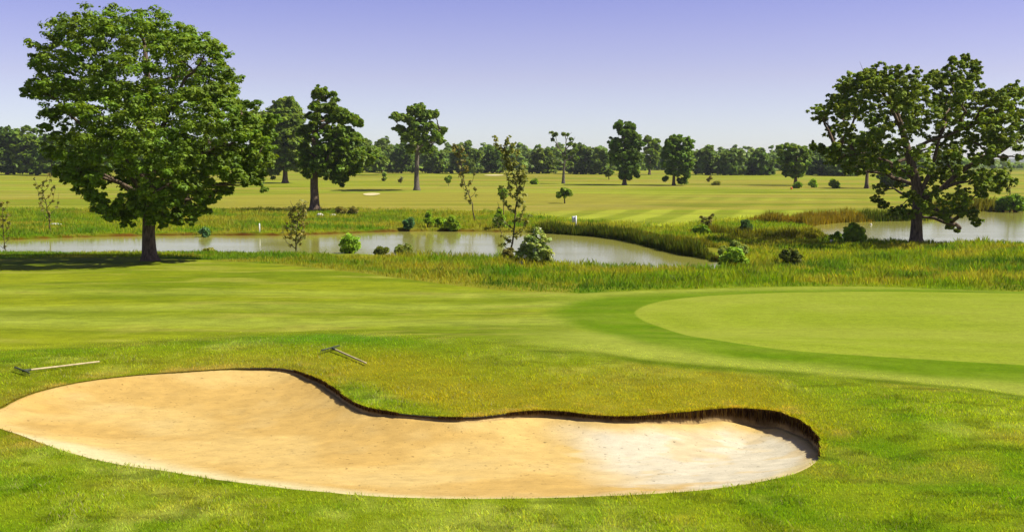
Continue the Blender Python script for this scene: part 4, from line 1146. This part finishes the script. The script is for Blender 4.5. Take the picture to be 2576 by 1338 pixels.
rs_ = np.random.default_rng(88)
PALE = np.array([.17, .22, .04]); LIME = np.array([.12, .15, .02])
SH = [((877, 630), 54, 52, 16, T_MID * 1.3, 'dark green shrub at the water edge below the tufted oak'),
      ((1347, 662), 78, 84, 30, PALE, 'large pale blossoming shrub on the near bank beside the tall wispy sapling'),
      ((1283, 654), 44, 30, 10, OLIVE * .6, 'low brownish shrub at the foot of the tall wispy sapling'),
      ((1845, 672), 74, 50, 18, T_MID * 1.25, 'dark leafy shrub at the right end of the near pond'),
      ((1850, 645), 96, 34, 16, PALE * .9, 'feathery pale shrub rising behind the dark leafy shrub'),
      ((1988, 664), 50, 42, 12, LIME * .85, 'light green weedy shrub right of the dark leafy shrub'),
      ((2149, 612), 48, 50, 18, T_LITE, 'round shrub against the right pond, left of the spreading oak'),
      ((2104, 607), 28, 26, 8, T_MID, 'small dark shrub left of the round shrub by the right pond'),
      ((1030, 574), 28, 28, 8, np.array([.06, .13, .045]), 'bluish green pointed shrub on the far bank'),
      ((1078, 572), 20, 38, 9, T_MID, 'narrow upright shrub on the far bank right of the bluish pointed shrub'),
      ((1110, 571), 34, 24, 8, T_MID * 1.1, 'low dark shrub between the narrow shrub and the loose light shrub'),
      ((1138, 574), 34, 34, 9, T_LITE, 'loose light shrub on the far bank left of the crooked sapling'),
      ((1257, 574), 24, 46, 10, T_MID, 'dark tall shrub beneath the lollipop sapling'),
      ((1768, 590), 58, 24, 10, T_MID, 'dark spreading bush round the white stump post'),
      ((1874, 586), 38, 32, 10, np.array([.05, .10, .025]), 'dark pointed bush in the reeds between the ponds'),
      ((2007, 474), 24, 16, 6, T_DARK, 'dark round shrub at the foot of the spreading tree'),
      ((2045, 472), 22, 18, 6, T_MID * 1.2, 'mid green round bush on the far fairway right of the shrub at the tree foot'),
      ((2098, 474), 28, 22, 6, T_LITE, 'loose greyish bush on the far fairway, left of the yellowish green tree'),
      ((1346, 464), 20, 10, 5, T_MID, 'little dark bush alone on the far fairway left of the half dead tree'),
      ((1802, 466), 24, 7, 4, OLIVE2 * .8, 'flat olive bush on the far fairway right of the flat-topped tree'),
      ((527, 632), 34, 24, 8, OLIVE2 * .7, 'flat topped shrub on the near bank right of the huge oak'),
      ((962, 636), 34, 26, 8, LIME * .8, 'small lime shrub left of the pale flat stone'),
      ((1017, 640), 46, 40, 12, LIME, 'lime green shrub behind the pale flat stone'),
      ((514, 588), 24, 24, 7, np.array([.06, .13, .045]), 'dark shrub on the far bank under the right side of the huge oak'),
      ((2520, 524), 26, 40, 9, T_DARK * 1.1, 'dark shrub left of the slim straight sapling by the right pond'),
      ((2553, 526), 40, 58, 14, T_DARK * 1.2, 'dense dark shrub right of the slim straight sapling by the right pond'),
      ((858, 540), 30, 22, 8, OLIVE * .8, 'rusty green shrub on the far bank right of the tufted oak trunk'),
      ((888, 542), 24, 20, 7, OLIVE * .7, 'brownish shrub on the far bank, right of the rusty green shrub'),
      ]
for j_, (b_, w_, h_, n_, tint, lab) in enumerate(SH):
    shrub(lab, b_, sb(b_[0], b_[1], w_, h_, n_, rs_), tint * 1.6, 200 + j_, rs=1.0, sparse=.72, flower=.10 if 'blossoming' in lab else 0)

# ------------------------------------------------------------------ small things
def ground_pt(px, py):
    p = hit1(px, py); p[2] = HG(p[:1], p[1:2])[0]; return p


def rake(label, hd0, hd1, j0, end):
    A0, A1, J, E = (ground_pt(*p) for p in (hd0, hd1, j0, end))
    t = thing('bunker_rake', label, 'rake', J, 'bunker rakes lying on the turf')
    mb = MB(); up = np.array([0, 0, .075])
    P = np.array([J + up - J, (J + E) / 2 + [0, 0, .06] - J, E + [0, 0, .05] - J])
    u = np.linspace(0, 1, 12); Pi = np.stack([np.interp(u, [0, .5, 1], P[:, c]) for c in range(3)], 1)
    mb.tube(Pi, np.linspace(.021, .018, 12), 10); mb.build('handle', M_WOOD, t)
    hb = MB(); d = (A1 - A0); d[2] = 0; L = np.linalg.norm(d); rz = math.atan2(d[1], d[0])
    c = (A0 + A1) / 2 - J + np.array([0, 0, .085])
    hb.box(c, (L * .9, .026, .026), rz); o_ = hb.build('head', M_STEEL, t, False)
    dn = d / L
    for j in range(13):
        p = c + dn * L * (j / 12 - .5) * .96
        tb = MB(); tb.tube(np.array([p + [0, 0, -.012], p + [0, -.008, -.04], p + [0, -.02, -.075]]), [.005, .005, .003], 6); tb.build('tine', M_STEEL, o_)
    fb = MB(); hd = (P[1] - P[0]); hd /= np.linalg.norm(hd); fb.tube(np.array([P[0] - hd * .03, P[0] + hd * .14]), [.027, .025], 10); fb.build('ferrule', M_STEEL, t)


rake('rake with a long pale handle lying left above the sand bunker', (36, 934), (76, 947), (60, 941), (250, 915))
rake('shorter looking rake lying on the bank above the middle of the sand bunker', (806, 893), (856, 876), (838, 885), (921, 919))


def rock(label, px, py, w, h, seed, n=1):
    p = ground_pt(px, py); s = p[1] / F; rg = np.random.default_rng(seed)
    p[2] = max(p[2], WL - .02)
    u, v = np.meshgrid(np.linspace(0, np.pi, 9), np.linspace(0, 2 * np.pi, 15)[:-1], indexing='ij')
    nz = 1 + .35 * (rg.random(u.shape) - .5); nz[0] = nz[0, 0]; nz[-1] = nz[-1, 0]
    Vv = np.stack([np.sin(u) * np.cos(v) * nz * w * s / 2, np.sin(u) * np.sin(v) * nz * w * s * .3, (np.cos(u) * nz + .5) * h * s * .62], -1).reshape(-1, 3)
    i = np.arange(8)[:, None] * 14 + np.arange(14)[None]; i2 = np.arange(8)[:, None] * 14 + (np.arange(14)[None] + 1) % 14
    q = np.stack([i, i + 14, i2 + 14, i2], -1).reshape(-1, 4)
    o_ = obj('pale_rock', mk_mesh('pale_rock', Vv, q, None, M_ROCK), None, p)
    tag(o_, label, 'rock', 'pale stones on the pond banks')


rock('long flat pale stone at the water edge before the lime green shrub', 1000, 641, 58, 8, 1)
rock('pale stone on the far bank just right of the tufted oak trunk', 805, 545, 18, 9, 2)
rock('pale stone on the far bank below the rusty green shrub', 838, 544, 16, 6, 3)
rock('white flowers, shaped as a stone, on the near bank right of the huge oak trunk', 446, 638, 24, 9, 4)  # stone shape stands in for white flowers
rock('pale stone under the left of the large pale blossoming shrub', 1311, 664, 22, 8, 5)
rock('whitish stone on the far bank beside the bare looking sapling', 140, 566, 28, 5, 6)
rock('small pinkish thing, shaped as a stone, at the far edge of the right pond', 2191, 559, 6, 5, 7)  # stone shape stands in for a small unidentified thing at the water
rock('little pale stone beside the small dark shrub at the right pond', 2092, 610, 10, 8, 8)

# white board on a post at the pond's far edge
p = ground_pt(1449, 572); s = p[1] / F
t = thing('marker_board', 'white board on a white post above the reeds on the far bank', 'sign', p)
mb = MB(); zt = (572 - 543) * s
mb.box((0, 0, zt / 2), (.10, .10, zt)); mb.build('post', M_WHITE, t, False)
mb = MB(); mb.box((-5.5 * s, .02, zt - 8.5 * s), (11 * s - .06, .03, 15 * s)); mb.build('board', mat_plain('grey_white_paint', (.55, .57, .56), .5, .06, 5, .002), t, False)


def post(label, px, py, h, w, mat, name='marker_post', taper=1.0, cat='post'):
    p = ground_pt(px, py); s = p[1] / F
    mb = MB(); H_ = h * s; W_ = w * s / 2
    mb.tube(np.array([[0, 0, -.15], [0, 0, H_ * .5], [0, 0, H_ * .93], [0, 0, H_]]), [W_, W_ * .98, W_ * .96 * taper, W_ * .55 * taper], 10)
    o_ = mb.build(name, mat); o_.location = p
    tag(o_, label, cat)


post('thin white stake on the far bank in front of the tufted oak', 653, 584, 22, 3.2, M_WHITE)
post('short stout white post standing in the dark spreading bush', 1760, 586, 20, 8, M_WHITE)
post('tiny orange marker on the fairway left of the shrub at the tree foot', 1991, 477, 6, 5, M_ORANGE, 'tee_marker', 1.0, 'marker')


def far_bunker(px, py, w, h):
    p = hit1(px, py + h / 2); s = p[1] / F
    a = np.linspace(0, 2 * np.pi, 32, endpoint=False); rr = [.0, .5, 1.0]
    V = []
    for r in rr:
        x = p[0] + np.cos(a) * r * w * s / 2 * (1 + .08 * np.sin(3 * a)); f = (np.sin(a) * r + 1) / 2
        V.append(np.c_[x, p[1] + f * 3.2, 0 * x])
    V = np.vstack(V); V[:, 2] = HG(V[:, 0], V[:, 1]) + .05 + .25 * ((V[:, 1] - p[1]) / 3.2)
    j = np.arange(32); j2 = (j + 1) % 32
    q = np.vstack([np.stack([r * 32 + j, r * 32 + j2, (r + 1) * 32 + j2, (r + 1) * 32 + j], -1) for r in range(2)])
    tag(obj('sand', mk_mesh('sand', V, q, np.tile(S_CREAM, (len(V), 1)), M_SAND)), kind='structure')


far_bunker(931, 490, 42, 5)
far_bunker(1243, 441, 50, 3)

# ------------------------------------------------------------------ air
hz = MB(); hz.box((600, 2650, 14.5), (9600, 5700, 45))
hm = bpy.data.materials.new('haze_air'); hm.use_nodes = True; hn = hm.node_tree; hn.nodes.remove(hn.nodes['Principled BSDF'])
pv = hn.nodes.new('ShaderNodeVolumePrincipled'); pv.inputs['Color'].default_value = (.93, .95, 1, 1); pv.inputs['Density'].default_value = HAZE; pv.inputs['Anisotropy'].default_value = .2
hn.links.new(pv.outputs[0], hn.nodes['Material Output'].inputs['Volume'])
tag(hz.build('haze', hm, None, False), 'thin summer haze in the air', 'haze', kind='stuff')

# ------------------------------------------------------------------ light, sky, camera
EL = math.radians(50); AZ = math.atan2(1.0, -0.15)     # azimuth from +Y towards +X
sd = np.array([math.sin(AZ) * math.cos(EL), math.cos(AZ) * math.cos(EL), math.sin(EL)])
sun = bpy.data.lights.new('sun', 'SUN'); sun.energy = 4.2; sun.angle = math.radians(.53); sun.color = (1, .95, .86)
so = bpy.data.objects.new('sun', sun); COL.objects.link(so)
from mathutils import Vector
so.rotation_euler = Vector(-sd).to_track_quat('-Z', 'Y').to_euler(); so.location = (60, -20, 80)

w = bpy.data.worlds.new('World'); sc.world = w; w.use_nodes = True
nt = w.node_tree; bg = nt.nodes['Background']
sky = nt.nodes.new('ShaderNodeTexSky'); sky.sky_type = 'NISHITA'; sky.sun_disc = False
sky.sun_elevation = EL; sky.sun_rotation = AZ; sky.altitude = 0; sky.air_density = .7; sky.dust_density = .5; sky.ozone_density = 3
tcw = nt.nodes.new('ShaderNodeTexCoord'); sxyz = nt.nodes.new('ShaderNodeSeparateXYZ'); nt.links.new(tcw.outputs['Generated'], sxyz.inputs[0])
zr = maprange(nt, sxyz.outputs['Z'], 0, .4, 0, 1)
cr = nt.nodes.new('ShaderNodeValToRGB'); nt.links.new(zr, cr.inputs[0])
e = cr.color_ramp.elements
e[0].position = .05; e[0].color = (1.04, .93, .93, 1); e[1].position = .195; e[1].color = (1.10, .79, .83, 1)
for p_, c_ in ((.2825, (1.07, .74, .86)), (.3725, (.98, .68, .89)), (1.0, (.96, .72, .88))):
    k_ = e.new(p_); k_.color = (*c_, 1)
mxs = nt.nodes.new('ShaderNodeMix'); mxs.data_type = 'RGBA'; mxs.blend_type = 'MULTIPLY'; mxs.inputs[0].default_value = 1
nt.links.new(sky.outputs[0], mxs.inputs[6]); nt.links.new(cr.outputs[0], mxs.inputs[7])
nt.links.new(mxs.outputs[2], bg.inputs[0]); bg.inputs[1].default_value = .082

cam = bpy.data.cameras.new('camera'); cam.sensor_width = 36; cam.lens = 36 * F / 2576; cam.clip_end = 20000; cam.clip_start = .1
co = bpy.data.objects.new('camera', cam); COL.objects.link(co)
co.location = (0, 0, CAMH); co.rotation_euler = (math.pi / 2 - PITCH, 0, 0)
sc.camera = co

sc.view_settings.view_transform = 'Standard'; sc.view_settings.look = 'None'; sc.view_settings.gamma = 1; sc.view_settings.use_curve_mapping = False
sc.view_settings.exposure = 1.0
sc.cycles.max_bounces = 6; sc.cycles.transmission_bounces = 4; sc.cycles.diffuse_bounces = 3
